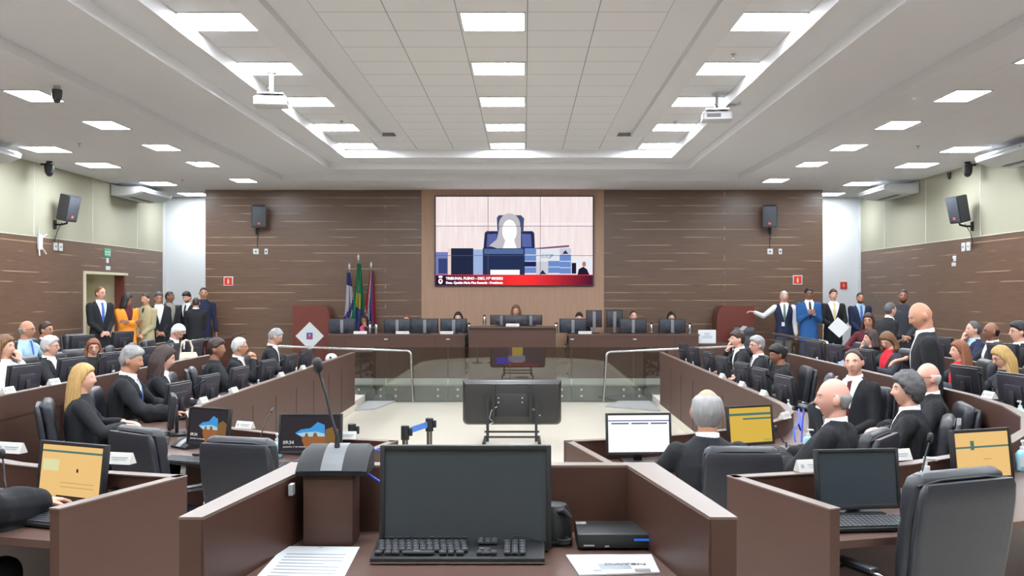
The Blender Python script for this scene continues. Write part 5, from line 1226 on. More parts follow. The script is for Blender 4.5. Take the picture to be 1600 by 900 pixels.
def ik(a, b, l1, l2, pole):
    a, b = Vector(a), Vector(b); d = b-a; D = min(d.length, (l1+l2)*.995); u = d.normalized(); x = (l1*l1-l2*l2+D*D)/(2*D); h = math.sqrt(max(0, l1*l1-x*x))
    p = Vector(pole); p = (p-u*p.dot(u)).normalized(); return a+u*x+p*h, a+u*D
PC = [0]
DESK = {'L': ((-.16, .40, .76), (.3, 1, -.1), (.0, 0, -1), .5), 'R': ((.16, .40, .76), (-.3, 1, -.1), (0, 0, -1), .5)}
def person(px, hy, Y, fl, yaw, label, skin='light', hair='short', hc='grey', out='suit', col='black', shirt='white', tie=None, legs='black', hy_=0, pitch=0, roll=0, lean=0, L='desk', Rr='desk', glasses=None, stand=False, res=.011, sc=None, moust=None, beard=None, X=None, face=True, extra=None, vw=1.0, grp=None, tall=None, hs=.95):
    """hy = pixel row of the head top; hy_ = head yaw relative to the body; L/Rr = hand targets"""
    PC[0] += 1; seed = PC[0]*3.7
    ztop = CZ-(hy-VY)*Y/F; H = ztop-fl
    base = (1.47 if stand else 1.07)+.242*hs
    s = H/base; s = max(.9, min(1.1, s)) if sc is None else sc
    fl2 = ztop-base*s if not stand else fl
    # local skeleton
    if stand: hip = Vector((0, 0, .92)); 
    else: hip = Vector((0, 0, .52))
    TL = Matrix.Translation(hip) @ Matrix.Rotation(-lean, 4, 'X')
    tp = lambda x, y, z: TL @ Vector((x, y, z))
    tk = 1.0
    dz = (.0 if stand else -.0)
    shz, nkz = .49, .545
    neck = tp(0, .0, nkz)
    headc = neck+Vector((0, .02+math.sin(pitch)*.05, .120*hs+.005))
    HT = Matrix.Translation(headc) @ Matrix.Rotation(hy_, 4, 'Z') @ Matrix.Rotation(-pitch, 4, 'X') @ Matrix.Rotation(roll, 4, 'Y') @ Matrix.Diagonal((hs, hs, hs, 1))
    topz = headc.z+.122*hs
    # root transform
    hx = xa(px, Y) if X is None else X
    off = Matrix.Rotation(yaw, 3, 'Z') @ (Vector((headc.x, headc.y, 0))*s)
    rootz = ztop-topz*s
    if stand: rootz = fl; s = (ztop-fl)/topz; off = Matrix.Rotation(yaw, 3, 'Z') @ (Vector((headc.x, headc.y, 0))*s)
    t = thing('person', label, 'person', (hx-off.x, Y-off.y, rootz), yaw, grp); t.scale = (s, s, s)
    # arms
    sh = {-1: tp(-.176, 0, shz-.042), 1: tp(.176, 0, shz-.042)}
    arms = {}
    for sd, spec in ((-1, L), (1, Rr)):
        if spec == 'desk': T_, dv, pn, cu = (sd*.13, .33, .79/s if not stand else .9), (-sd*.35, 1, -.1), (0, 0, -1), .45
        elif spec == 'deskfar': T_, dv, pn, cu = (sd*.16, .42, .79/s), (-sd*.3, 1, -.05), (0, 0, -1), .3
        elif spec == 'lap': T_, dv, pn, cu = (sd*.10, .26, .60), (-sd*.8, 1, -.3), (0, 0, -1), .5
        elif spec == 'front': T_, dv, pn, cu = (sd*.05, .20, .93 if stand else .66), (-sd*1, .25, -.25), (0, -.5, -1), .6
        elif spec == 'side': T_, dv, pn, cu = (sd*.24, .04, .80 if stand else .5), (0, .15, -1), (-sd, 0, 0), .5
        elif spec == 'cross': T_, dv, pn, cu = (-sd*.07, .20, 1.18), (-sd*1, -.0, .15), (0, -1, 0), .4
        elif spec == 'face': T_, dv, pn, cu = (sd*.045+headc.x, headc.y+.13, headc.z-.14), (-sd*.2, -.25, 1), (0, -1, 0), .8
        elif spec == 'clasp': T_, dv, pn, cu = (sd*.045, headc.y+.17, headc.z-.15), (-sd*.7, -.05, .8), (-sd*.7, -.6, 0), .9
        elif spec == 'paper': T_, dv, pn, cu = (sd*.11, .30, 1.02), (-sd*.4, .5, -.7), (-sd*.5, -.5, 0), .9
        elif spec == 'chest': T_, dv, pn, cu = (sd*.04, .22, 1.22), (-sd*.8, .1, .5), (0, -1, 0), 1.1
        else: T_, dv, pn, cu = spec
        pole = (sd*.6, -.5, -1) if spec != 'side' else (sd*.1, -1, 0)
        if spec in ('desk', 'deskfar'): pole = (sd*1, -.3, -.5)
        if spec in ('face', 'clasp'): pole = (sd*.5, .3, -1)
        el, wr = ik(sh[sd], T_, .29, .26, pole); arms[sd] = (sh[sd], el, wr, Vector(dv), pn, cu)
    b = MB_(); 
    grid_mesh(b.g.bm, head_r, 48, 40, HT)
    for sd in (-1, 1):
        e = Matrix.Translation((sd*.079, -.006, -.006)) @ Matrix.Rotation(sd*.35, 4, 'Z') @ Matrix.Rotation(.12, 4, 'X'); b.g.ball((0, 0, 0), (.010, .019, .032), 12, mtx=None) if 0 else None
        rr = bmesh.ops.create_uvsphere(b.g.bm, u_segments=12, v_segments=8, radius=1); X_ = HT @ e @ Matrix.Diagonal((.013, .020, .033, 1))
        for v in rr['verts']: v.co = X_ @ v.co
    hb = HT @ Vector((0, -.02, -.055))
    chain(b, [tp(0, -.005, nkz-.05), neck+Vector((0, .0, .03)), hb], [.062, .056, .056])
    # torso core
    g = b.g
    def tr(z, w, d, y=0, n=20): return [tp(w*math.copysign(abs(math.cos(a))**.85, math.cos(a)), y+d*math.sin(a), z) for a in [2*PI*i/n for i in range(n)]]
    g.loft([tr(-.10, .10, .08), tr(-.06, .155, .10), tr(.05, .15, .10), tr(.18, .135, .09), tr(.33, .155, .10), tr(.43, .165, .095), tr(.485, .13, .075), tr(.53, .07, .06)])
    for sd in (-1, 1):
        a, el, wr, dv, pn, cu = arms[sd]; chain(b, [a, el], [.052, .038]); chain(b, [el, wr], [.038, .026]); hand(b, wr, dv, pn, sd, cu)
    if stand:
        lg = {sd: [Vector((sd*.09, 0, .90)), Vector((sd*.10, .015, .49)), Vector((sd*.11, -.01, .08))] for sd in (-1, 1)}
    else:
        lg = {sd: [Vector((sd*.10, 0, .51)), Vector((sd*.13, .42, .51)), Vector((sd*.13, .40, .08+(rootz-fl)*-1/s if rootz > fl else .08))] for sd in (-1, 1)}
    for sd in (-1, 1):
        chain(b, lg[sd], [.075, .05, .036])
    vox = res
    me = remesh(b.g.mesh('body'), vox, 1)
    # lips
    HTi = HT.inverted()
    body = mkobj('body', me, ['skin_'+skin, 'lips_'+skin], t, smooth=180)
    if face:
        for p in me.polygons:
            q_ = HTi @ p.center
            if q_.y > .07 and abs(q_.x) < .022 and -.079 < q_.z < -.057: p.material_index = 1
        for sd in (-1, 1):
            g = G(HT); g.ball((sd*.031, .0715, .008), (.0125, .0125, .0066), 12); e_ = g.build('eye', 'eye_white', t, smooth=180)
            g = G(HT); g.ball((sd*.031, .0808, .008), (.0055, .004, .0058), 8); g.build('iris', 'eye_dark', e_, smooth=180)
            g = G(HT); g.tube([(sd*.016, .0885, .026), (sd*.03, .088, .031), (sd*.047, .078, .027)], [.004, .005, .003], 6); g.build('eyebrow', 'hair_'+(hc if hc != 'blonde' else 'brown'), t, smooth=180)
    # hair
    if hair:
        g = G(); grid_mesh(g.bm, hair_fn('long' if hair.startswith('long') else hair, seed), 48, 36, HT)
        if hair in ('long', 'longb', 'bob'):
            hb_ = MB_(); hb_.g.bm.free(); hb_.g = g; Lh = {'long': .27, 'longb': .34, 'bob': .10}[hair]
            for a in range(-6, 7):
                an = PI+a*.25; rx = .079; ry = .092
                p0 = HT @ Vector((rx*math.sin(an), ry*math.cos(an)-.004, .02)); p1 = HT @ Vector((rx*1.12*math.sin(an), ry*1.08*math.cos(an)-.005, -.06))
                w_ = Vector((p1.x, p1.y, 0)); ctr = HT @ Vector((0, 0, -.06)); out_ = (p1-ctr); out_.z = 0; out_ = out_.normalized()
                p2 = p1+Vector((0, 0, -Lh*.5))+out_*.018; p3 = p1+Vector((0, 0, -Lh*(1-.03*abs(a))))+out_*.02
                chain(hb_, [p0, p1, p2, p3], [.022, .030, .030, .014], 8)
        if hair == 'bun':
            T2 = HT; rr = bmesh.ops.create_uvsphere(g.bm, u_segments=16, v_segments=10, radius=1)
            for v in rr['verts']: v.co = T2 @ (Matrix.Translation((0, -.10, .04)) @ Matrix.Diagonal((.05, .045, .05, 1)) @ v.co)
        if hair in ('long', 'longb', 'bob', 'bun'):
            me = remesh(g.mesh('hair'), max(.007, res*.8), 2)
            for v in me.vertices:
                q_ = HTi @ v.co; a = math.atan2(q_.x, q_.y); k = .0035*math.sin(a*26+q_.z*10+seed)+.004*noise.noise(Vector((a*3, q_.z*6, seed))); v.co += Vector((v.normal.x, v.normal.y, v.normal.z*.3))*k
            mkobj('hair', me, 'hair_'+hc, t, smooth=180)
        else: g.build('hair', 'hair_'+hc, t, smooth=180)
    if moust:
        g = G(HT); g.tube([(-.026, .084, -.06), (-.012, .098, -.05), (0, .1, -.049), (.012, .098, -.05), (.026, .084, -.06)], [.004, .008, .007, .008, .004], 8); g.build('moustache', 'hair_'+moust, t, smooth=180)
    if beard:
        def bf(d):
            p = head_r(d); on = sm(-.045, -.062, p.z-.35*max(0, abs(p.x)-.03))*sm(.0, .25, d.y)*(1-1.3*math.exp(-((p.x/.024)**2+((p.z+.066)/.010)**2))*(1 if d.y > .3 else 0)); return p+d*(.0045*on-.01*(1-on))
        g = G(); grid_mesh(g.bm, bf, 40, 32, HT); g.build('beard', 'hair_'+beard, t, smooth=180)
    if glasses:
        g = G(HT)
        for sd in (-1, 1):
            g.tube([(sd*.031+.021*math.cos(2*PI*i/14), .094-.004*abs(math.cos(2*PI*i/14)+sd)*.5, .006+.0165*math.sin(2*PI*i/14)) for i in range(15)], .003, 6); g.tube([(sd*.052, .09, .01), (sd*.074, .05, .012), (sd*.080, -.005, .008)], .0021, 6)
        g.tube([(-.011, .096, .008), (.011, .096, .008)], .002, 6); g.build('glasses', 'glasses_'+glasses, t, smooth=180)
    # jacket
    infl = {'suit': 1.0, 'robe': 1.08, 'top': .9, 'uniform': 1.0, 'vest': .98}[out]
    j = MB_(); g = j.g; lo = -.26 if stand else -.12
    if out == 'vest': lo = -.20
    rings = [tr(lo, .185*infl, .125*infl), tr(-.02, .178*infl, .122*infl), tr(.12, .160*infl, .118*infl), tr(.28, .180*infl, .128*infl), tr(.38, .196*infl, .124*infl), tr(.445, .195*infl, .105*infl), tr(.49, .150*infl, .088), tr(.52, .100, .076), tr(.545, .072, .068)]
    g.loft(rings)
    spec_far = (px < -100)
    def sleeve(mb, k0=1.0):
        for sd in (-1, 1):
            a, el, wr, dv, pn, cu = arms[sd]; e2 = el+(wr-el)*.90
            r0, r1, r2 = (.074, .062, .070) if out == 'robe' else (.066, .052, .041) if out != 'top' else (.056, .044, .036)
            chain(mb, [a, el], [r0, r1]); chain(mb, [el, e2], [r1, r2])
            if out == 'robe': mb.cap(el+(wr-el)*.15+Vector((0, 0, -.03)), el+(wr-el)*.8+Vector((0, 0, -.03)), .06, .058); (mb.cap(el+(wr-el)*.2+Vector((0, 0, -.10)), el+(wr-el)*.75+Vector((0, 0, -.07)), .045, .03) if spec_far else None)
    if out != 'vest': sleeve(j)
    me = remesh(g.mesh('jacket'), max(res, .009), 3)
    TLi = TL.inverted()
    bm = bmesh.new(); bm.from_mesh(me); bpy.data.meshes.remove(me)
    bm.normal_update()
    for v in bm.verts:
        q_ = v.co; n1 = noise.noise(Vector((q_.x*9, q_.y*9, q_.z*5+seed))); n2 = noise.noise(Vector((q_.x*22+seed, q_.y*22, q_.z*14)))
        v.co = v.co+v.normal*(n1*(.010 if out == 'robe' else .006)+n2*.003)
        if out == 'robe':
            l = TLi @ v.co; a = math.atan2(l.x, l.y); v.co += v.normal*(.006*math.sin(a*22+l.z*4)*sm(.1, .35, l.z)*sm(.55, .42, l.z))
    zV, kV = (.16, .25) if out in ('suit', 'vest') else (.27, .25) if out == 'robe' else (.33, .45)
    if out == 'uniform': zV, kV = (.40, .6)
    parts = {0: bm}
    if shirt:
        for sd in (-1, 1):
            pn_ = Vector((sd, 0, -kV*vw)).normalized(); co = TL @ Vector((0, 0, zV)); no = (TL.to_3x3() @ pn_)
            bmesh.ops.bisect_plane(bm, geom=[f for f in bm.faces if (TLi @ f.calc_center_median()).y > .02 and abs((TLi @ f.calc_center_median()).x) < .2]+list({e for f in bm.faces for e in f.edges if (TLi @ f.calc_center_median()).y > .02 and abs((TLi @ f.calc_center_median()).x) < .2})+[v for v in bm.verts if (TLi @ v.co).y > .015 and abs((TLi @ v.co).x) < .22], plane_co=co, plane_no=no, dist=1e-5)
        if tie:
            for sd in (-1, 1):
                gm = [f for f in bm.faces if (TLi @ f.calc_center_median()).y > .02 and abs((TLi @ f.calc_center_median()).x) < .08]; es = list({e for f in gm for e in f.edges}); vs = list({v for f in gm for v in f.verts})
                bmesh.ops.bisect_plane(bm, geom=gm+es+vs, plane_co=TL @ Vector((sd*.021, 0, 0)), plane_no=TL.to_3x3() @ Vector((1, 0, .10*sd)), dist=1e-5)
        armpts = [(arms[sd][1], arms[sd][2]) for sd in (-1, 1)]
        def near_arm(c):
            for a, b_ in armpts:
                d = b_-a; u = max(0, min(1, (c-a).dot(d)/d.length_squared))
                if (c-(a+d*u)).length < (.085 if out == 'robe' else .062): return True
            return False
        for f in bm.faces:
            c = f.calc_center_median(); l = TLi @ c; f.material_index = 0
            if l.y > .02 and l.z > zV and l.z < .56 and abs(l.x) < (l.z-zV)*kV*vw and abs(l.x) < .12 and not near_arm(c): 
                f.material_index = 2 if (tie and abs(l.x+.0) < .021+.10*(.45-l.z)*.25 and l.z < .53) else 1
        def split(idx, nm, m_):
            b2 = bm.copy(); bmesh.ops.delete(b2, geom=[f for f in b2.faces if f.material_index != idx], context='FACES')
            if not len(b2.faces): b2.free(); return None
            for f in b2.faces: f.material_index = 0
            me2 = bpy.data.meshes.new(nm); b2.to_mesh(me2); b2.free(); return mkobj(nm, me2, m_, t, smooth=180)
        split(1, 'shirt', 'cloth_'+shirt)
        if tie: split(2, 'tie', 'cloth_'+tie)
        bmesh.ops.delete(bm, geom=[f for f in bm.faces if f.material_index], context='FACES')
        if shirt and out != 'top':
            g = G(TL); g.loft([[(.064*k*math.cos(a), .0+(.062*k)*math.sin(a)+(.012 if math.sin(a) > 0 else 0), z+.012*math.sin(a)*-1) for a in [2*PI*i/18 for i in range(18)]] for z, k in ((.515, 1.10), (.56, 1.04), (.562, .96), (.515, 1.0))], cap=False)
            g.build('shirt_collar', 'cloth_'+shirt, t, smooth=180)
    me = bpy.data.meshes.new('jacket'); bm.to_mesh(me); bm.free()
    mkobj({'suit': 'jacket', 'robe': 'robe', 'top': 'top', 'uniform': 'uniform_jacket', 'vest': 'vest'}[out], me, 'cloth_'+col, t, smooth=180)
    if out == 'vest':
        j = MB_(); out = 'suit'; sleeve(j); mkobj('sleeves', remesh(j.g.mesh('sleeves'), .011, 2), 'cloth_'+(shirt or 'white'), t, smooth=180)
    # cuffs
    if out in ('suit', 'robe') and shirt == 'white':
        for sd in (-1, 1):
            a, el, wr, dv, pn, cu = arms[sd]; u = (wr-el); g = G(); g.tube([el+u*.86, el+u*.97], [.034, .033], 12); g.build('shirt_cuff', 'cloth_white', t, smooth=60)
    # trousers and shoes
    j = MB_(); j.cap((-.07, 0, lg[1][0].z), (.07, 0, lg[1][0].z), .10, .10)
    for sd in (-1, 1): chain(j, [lg[sd][0], lg[sd][1], lg[sd][2]+Vector((0, 0, .02))], [.086, .070, .055])
    mkobj('trousers', remesh(j.g.mesh('trousers'), .014, 2), 'cloth_'+legs, t, smooth=180)
    for sd in (-1, 1):
        p = lg[sd][2]; g = G(); g.loft([rrect(w_, d, z, p.y+.05+dy, .03) for z, w_, d, dy in ((p.z-.078, .09, .26, 0), (p.z-.05, .095, .27, 0), (p.z-.01, .085, .2, -.03), (p.z+.02, .07, .10, -.07))]); 
        for v in g.bm.verts: v.co.x += p.x
        g.build('shoe', 'leather_seam', t, smooth=60)
    if extra: extra(t, HT, TL, arms)
    return t
def with_chair(px, Y, fl, rz, label, back=.0, X=None):
    """the chair a seated person uses"""
    chair(px, Y, fl, rz, label, 'chairs in use', X=X)

# ---------- near people
FN_ = .0075
def seat_for(px, Y, fl, yaw, label):
    # the chair stands behind the sitter's head
    X = xa(px, Y); d = Vector((math.sin(yaw), -math.cos(yaw)))*.0; chair(None, Y+d.y, fl, yaw, label, 'occupied chairs', X=X+d.x)
def seated(px, hy, Y, fl, yaw, label, chl=None, **k):
    if fl == .14 and Y > 8.6: Y *= .972 if px < 800 else .985
    p = person(px, hy, Y, fl, yaw, label, **k)
    if chl:
        X, Yp = p.location.x, p.location.y; chair(None, Yp, fl, yaw, chl, 'occupied chairs', X=X)
    return p
IT, OT, TT = .14, .32, .40
def glasses_on_head(t, HT, TL, arms):
    g = G(HT)
    for sd in (-1, 1): g.tube([(sd*.031+.02*math.cos(2*PI*i/12), .05, .135+.012*math.sin(2*PI*i/12)) for i in range(13)], .003, 6)
    g.build('sunglasses', 'steel', t, smooth=180)
def vest_badge(t, HT, TL, arms):
    g = G(TL); g.box((.03, .14, .12), (.06, .004, .08)); g.build('badge', 'paper', t)
def paper_in_hand(name_, label_, dx, dz, w_, h_, rot, ob='sheet_of_paper'):
    def f(t, HT, TL, arms):
        s = t.scale.x; Rz = Matrix.Rotation(t.rotation_euler.z, 3, 'Z'); c = (arms[1][2]+arms[-1][2])/2+Vector((dx, .1, dz)); p = t.location+Rz @ (c*s)
        g = G(Matrix.Rotation(rot, 4, 'Y')); g.box((0, 0, 0), (w_, .004, h_)); o = g.build(ob, 'paper', loc=p); o.rotation_euler = (.25, 0, t.rotation_euler.z); tag(o, label_, 'paper')
    return f
# man seen from behind in front of the large chair
c_ = chair(1146, 5.98, .14, -.02, 'black leather chair carrying the grey-haired man seen from behind'); c_.scale = (.91,)*3
person(1105, 608, 6.1, IT, -.05, 'grey-haired man in a black suit seen from behind in the right centre', sc=1.06, hs=1.08, skin='tan', hair='thin', hc='grey', col='black', res=FN_, L='desk', Rr=((.40, .40, .80), (.4, 1, -.1), (0, 0, -1), .4), shirt='white', hy_=-.12, glasses='light', face=False)
seated(1303, 591, 6.35, IT, .95, 'bald man with white moustache, dark robe and red tie, in profile', 'black chair behind the moustached man', skin='pink', hair='bald', hc='grey', out='robe', col='robe', tie='redtie', moust='white', hs=1.08, res=FN_, hy_=.45, vw=1.2)
seated(1418, 583, 7.0, IT, 1.15, 'person with curly grey hair in a dark robe turned away, right side', 'black chair behind the curly grey-haired person', skin='light', hair='curly', hc='darkgrey', out='robe', col='robe', hs=1.0, res=FN_, hy_=.25)
seated(1450, 567, 7.75, IT, 1.35, 'bald man with glasses and dark robe behind the curly grey-haired person', 'black chair behind the bald man with glasses', skin='pink', hair='bald', hc='lightgrey', out='robe', col='robe', glasses='dark', res=FN_, hy_=.3)
seated(130, 570, 8.1, IT, -1.15, 'woman with long blonde hair in a black jacket, seen from behind on the left', 'chair hidden by the blonde woman on the left', skin='light', hair='longb', hc='blonde', col='black', shirt=None, res=FN_, hy_=-.35, face=False)
seated(205, 542, 9.34, IT, -1.35, 'grey-haired heavy man in dark robe with blue tie, looking down', 'chair under the man with blue tie', skin='tan', hair='full', hc='grey', out='robe', col='robe', tie='bluetie', res=FN_, hy_=-.15, pitch=.2, lean=.08, vw=1.2, Rr='deskfar', L='deskfar')
seated(256, 541, 10.1, IT, -1.3, 'woman with dark hair and sunglasses on her head, white lapels', 'chair under the woman with sunglasses on her head', skin='light', hair='long', hc='darkbrown', col='robe', tie='maroon', res=FN_, hy_=.1, pitch=.25, lean=.1, Rr='deskfar', extra=glasses_on_head)
seated(338, 530, 11.95, IT, -1.2, 'short dark-haired woman in dark robe turned away, left inner row', 'chair under the woman turned away, left inner row', skin='brown', hair='full', hc='darkbrown', out='robe', col='robe', shirt=None, hy_=-.35, face=False, res=.009)
seated(374, 528, 12.8, IT, -1.5, 'grey man with glasses and hands clasped before his mouth', 'chair under the man with clasped hands', skin='tan', hair='short', hc='lightgrey', col='black', tie='yellowtie', glasses='dark', L='clasp', Rr='clasp', lean=.12, hy_=.2, res=.009)
seated(430, 513, 14.8, IT, -1.45, 'grey-haired man in suit reading at the far left inner row', 'chair under the reading man, far left inner row', skin='light', hair='short', hc='grey', tie='darktie', glasses='light', pitch=.45, hy_=.2, lean=.1, res=.009)
# right inner row
seated(1153, 517, 14.1, IT, 1.5, 'dark-haired man resting his hand on his face, farthest in right inner row', 'chair under the man touching his face', skin='light', hair='full', hc='darkbrown', L='desk', Rr='face', lean=.15, pitch=.1, hy_=.1, res=.009)
seated(1183, 526, 13.0, IT, 1.5, 'grey-haired man with dark glasses and suit, second in the right inner row', 'chair under the man with dark glasses', skin='pink', hair='full', hc='grey', glasses='dark', tie='darktie', lean=.05, hy_=.25, res=.009)
seated(1215, 540, 11.9, IT, 1.5, 'woman with black updo and dark robe, right inner row', 'chair under the woman with black updo', skin='brown', hair='bun', hc='black', out='robe', col='robe', shirt=None, lean=.12, pitch=.2, hy_=.2, res=.009)
seated(1334, 546, 9.15, IT, 2.25, 'dark-haired man in black suit facing the viewer beside the wide empty chair', 'chair under the man facing the viewer', skin='light', hair='receding', hc='darkbrown', tie='maroon', hy_=.35, res=FN_, L='lap', Rr='desk', roll=.1)
# left outer row
seated(8, 525, 9.9, OT, -1.6, 'brown-haired woman in white blouse at the left picture edge', 'chair under the woman at the left edge', skin='light', hair='long', hc='brown', col='white', out='top', shirt='white', L='face', hy_=-.1, res=.009)
seated(78, 526, 10.7, OT, -1.5, 'grey-haired man with glasses and dark suit, left outer row', 'chair under the grey-haired man, left outer row', skin='light', hair='full', hc='lightgrey', glasses='dark', hy_=.1, res=.009)
seated(146, 530, 12.0, OT, -1.9, 'woman with glasses and auburn hair looking sideways, left outer row', 'chair under the auburn-haired woman', skin='light', hair='long', hc='auburn', glasses='dark', shirt=None, col='black', hy_=-.75, pitch=.1, res=.009)
seated(277, 507, 14.6, OT, -1.5, 'white-haired man bending over the desk beside the cream handbag', 'chair under the white-haired man', skin='pink', hair='full', hc='white', glasses='dark', pitch=.6, lean=.25, hy_=0, res=.009)
# last left row
seated(42, 501, 12.18, TT, -1.7, 'bald man with glasses in a pale blue shirt and tie, last left row', 'chair under the man in pale blue shirt', skin='tan', hair='bald', hc='grey', col='ltblue', out='top', shirt='ltblue', tie='bluetie', glasses='dark', hy_=.2, res=.009)
seated(72, 503, 13.2, TT, -1.6, 'dark-haired man with glasses in a dark suit, last left row', 'chair under the dark-haired man, last left row', skin='tan', hair='short', hc='darkbrown', glasses='dark', hy_=-.1, res=.009)
# right outer row
seated(1499, 533, 10.2, OT, 1.4, 'auburn-haired woman with a red scarf, right outer row', 'chair under the woman with red scarf', skin='light', hair='long', hc='auburn', col='charcoal', shirt='red', vw=1.3, hy_=.15, res=FN_)
seated(1566, 541, 9.3, OT, 1.4, 'woman with long blonde hair and glasses looking down, right edge', 'chair under the blonde woman at the right', skin='light', hair='longb', hc='blonde', col='charcoal', shirt=None, glasses='dark', pitch=.35, hy_=.15, res=FN_)
seated(1387, 519, 12.1, OT, 1.7, 'woman with short light brown hair and red blouse under a dark jacket', 'chair under the woman in red blouse', skin='light', hair='bob', hc='brown', col='charcoal', shirt='red', vw=1.6, pitch=.45, hy_=.5, glasses='light', res=.009)
seated(1361, 516, 12.95, OT, 1.3, 'dark-haired woman in profile left of the woman in red blouse', 'chair under the woman in profile', skin='light', hair='bob', hc='darkbrown', col='black', shirt=None, hy_=.2, Rr='face', res=.009)
seated(1357, 490, 16.2, OT, 2.6, 'woman with glasses and maroon top before the right wall', None, skin='tan', hair='long', hc='darkbrown', col='maroon', out='top', shirt=None, glasses='dark', res=.009)
# last right row
seated(1521, 502, 12.78, TT, 1.5, 'grey-haired man in profile, first of the pair in the last right row', 'chair under the man in profile, last right row', skin='light', hair='receding', hc='darkgrey', col='navy', shirt='ltblue', Rr='face', hy_=.0, res=.009)
seated(1549, 504, 11.86, TT, 1.4, 'bald dark-skinned man with glasses beside the man in profile', 'chair under the bald man in the last right row', skin='brown', hair='bald', hc='black', col='charcoal', glasses='dark', hy_=.1, res=.009)
seated(1592, 503, 11.02, TT, 1.3, 'dark-haired man with glasses and blue tie at the right picture edge', 'chair under the man at the right edge', skin='light', hair='full', hc='black', tie='bluetie', glasses='dark', hy_=.15, res=.009)
# standing, right
person(1439, 472, 8.5, IT, 1.3, 'bald man in a black suit standing in the right aisle, hand on the papers', skin='tan', hair=None, vw=.45, shirt='white', stand=True, lean=.03, L='side', Rr=((.14, .15, 1.23), (-.1, 1, -.2), (0, 0, -1), .5), hy_=.2, pitch=.35, res=FN_)
person(1391, 473, 14.3, OT, -1.3, 'bearded grey-haired man with glasses leaning and facing right, arm out', skin='light', hair='receding', hc='darkgrey', stand=True, lean=.25, glasses='light', beard='grey', hy_=.0, L=((-.1, .45, 1.15), (0, 1, 0), (0, 0, -1), .5), Rr='side', res=.009)
person(1411, 452, 16.6, OT, 2.8, 'dark-skinned man in dark shirt standing against the right wall', skin='brown', hair='buzz', hc='black', col='charcoal', out='top', shirt=None, stand=True, L='front', Rr='front', res=.010, beard='black')
person(1225, 455, 20.55, OT, 3.0, 'grey-haired man in dark vest with pale sleeves, arm resting on the right lectern', skin='pink', hair='short', hc='lightgrey', out='vest', col='navy', shirt='white', tie='greent', legs='greyp', stand=True, L='side', Rr=((.60, .12, 1.28), (1, .2, .2), (0, 0, -1), .7), res=.010, extra=vest_badge)
person(1264, 450, 20.1, OT, 3.1, 'man in dark blue jacket and jeans with one hand on his chest', skin='brown', hair='short', hc='black', col='blue', legs='jeans', glasses='dark', tie='darktie', stand=True, L='chest', Rr='chest', res=.010)
person(1302, 452, 20.3, OT, 3.1, 'man in black coat with cream tie holding a white sheet', skin='light', hair='short', hc='darkbrown', col='robe', tie='yellowtie', vw=1.3, stand=True, L='paper', Rr='paper', res=.010, extra=paper_in_hand('p', 'large white sheet held by the man with the cream tie', 0, -.05, .30, .30, .8))
person(1344, 457, 20.4, OT, 3.1, 'bearded man in navy suit with blue tie near the right wall', skin='tan', hair='buzz', hc='black', beard='black', col='navy', shirt='ltblue', tie='bluetie', stand=True, L='front', Rr='front', res=.010, extra=paper_in_hand('p', 'white booklet held by the bearded man in navy suit', 0, -.06, .24, .04, .1, 'booklet'))
# standing, left
person(157, 448, 18.2, OT, -2.3, 'man with glasses in black suit and blue tie standing before the left doorway', skin='pink', hair='receding', hc='brown', tie='bluetie', glasses='dark', stand=True, L='front', Rr='front', hy_=.35, res=.010)
person(199, 460, 18.6, OT, -2.3, 'woman in bright orange jacket with crossed arms', skin='brown', hair='bob', hc='black', col='orange', out='suit', shirt='maroon', legs='orange', glasses='dark', stand=True, L='cross', Rr='cross', hy_=.9, res=.010)
person(227, 459, 19.0, OT, 2.9, 'officer in khaki uniform standing with hands in front', skin='tan', hair='buzz', hc='black', col='khaki', out='uniform', shirt='khaki', tie='darktie', legs='khaki', stand=True, L='front', Rr='front', res=.010)
person(248, 457, 19.5, OT, -2.6, 'grey-haired man with glasses in dark suit behind the officer', skin='tan', hair='full', hc='darkgrey', glasses='dark', stand=True, L='front', Rr='front', res=.010)
person(265, 455, 20.1, OT, -2.2, 'short-haired man in profile in a dark jacket and grey shirt', skin='brown', hair='buzz', hc='darkbrown', col='charcoal', shirt='greyp', stand=True, L='side', Rr='side', hy_=.5, res=.010)
person(292, 456, 20.6, OT, 2.9, 'bearded dark-haired man looking down, white shirt and dark tie', skin='light', hair='full', hc='black', beard='black', tie='darktie', stand=True, L='front', Rr='front', pitch=.3, res=.010)
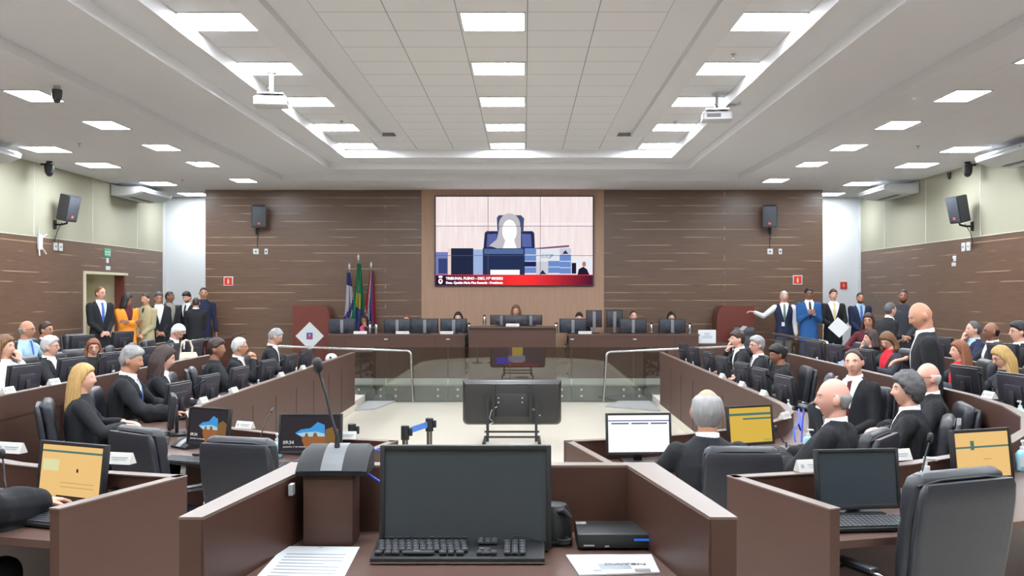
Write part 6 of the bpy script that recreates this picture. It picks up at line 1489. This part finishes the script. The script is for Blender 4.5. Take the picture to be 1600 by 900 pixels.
person(306, 465, 19.9, OT, .3, 'man in dark suit seen from behind near the left end of the back wall', skin='tan', hair='buzz', hc='darkbrown', stand=True, L='front', Rr='front', face=False, res=.010)
person(318, 449, 20.7, OT, -2.7, 'man in navy polo half hidden at the edge of the brown wall', skin='tan', hair='buzz', hc='black', col='navy', out='top', shirt=None, stand=True, L='side', Rr='side', res=.010)
# on the dais
for px, hy, lb, k in ((569, 493, 'woman with glasses and pink sleeve at the left end of the dais', dict(skin='brown', hair='long', hc='black', glasses='dark', shirt='pink', L='face')),
                      (635, 492, 'fair-haired woman hidden to her eyes behind dais monitors', dict(skin='pink', hair='short', hc='brown')),
                      (716, 488, 'smiling dark-haired woman on the dais left of the middle block', dict(skin='light', hair='long', hc='black')),
                      (905, 489, 'dark-haired person mostly hidden right of the middle block', dict(skin='light', hair='full', hc='black')),
                      (990, 486, 'balding man visible above a dais monitor', dict(skin='pink', hair='receding', hc='darkbrown')),
                      (1049, 488, 'dark-haired woman visible to her forehead at the right of the dais', dict(skin='light', hair='long', hc='black'))):
    k.setdefault('L', 'lap'); k.setdefault('Rr', 'lap'); seated(px, hy, 20.80, .33, PI, lb, 'dais chair of the '+lb.split(' on the')[0].split(' hidden')[0].split(' mostly')[0].split(' visible')[0].split(' at the')[0], res=.011, **k)
seated(806, 477, 20.80, .45, PI, 'fair-haired woman presiding behind the middle block of the dais', 'chair of the presiding woman', skin='pink', hair='long', hc='brown', shirt='white', res=.011, L='lap', Rr='lap')
# hand and robe sleeve entering at the left picture edge
seated(-168, 606, 3.80, OT, -.3, 'robed person cut by the left picture edge, only hand and sleeve visible', 'chair cut by the left picture edge', skin='light', hair='short', hc='grey', out='robe', col='robe', res=FN_, L='desk', Rr=((.23, .50, .79), (.15, 1, -.05), (0, 0, -1), .45))

EPS = {'monitor', 'keyboard', 'bottle', 'glass', 'telephone', 'microphone', 'papers', 'tissue box', 'name plate', 'thermos', 'recorder', 'device', 'handbag', 'bag', 'wooden block', 'sign'}
for o in LINK:
    if o.parent is None and o.get('category') in EPS: o.location.z += .0015
    COL.objects.link(o)
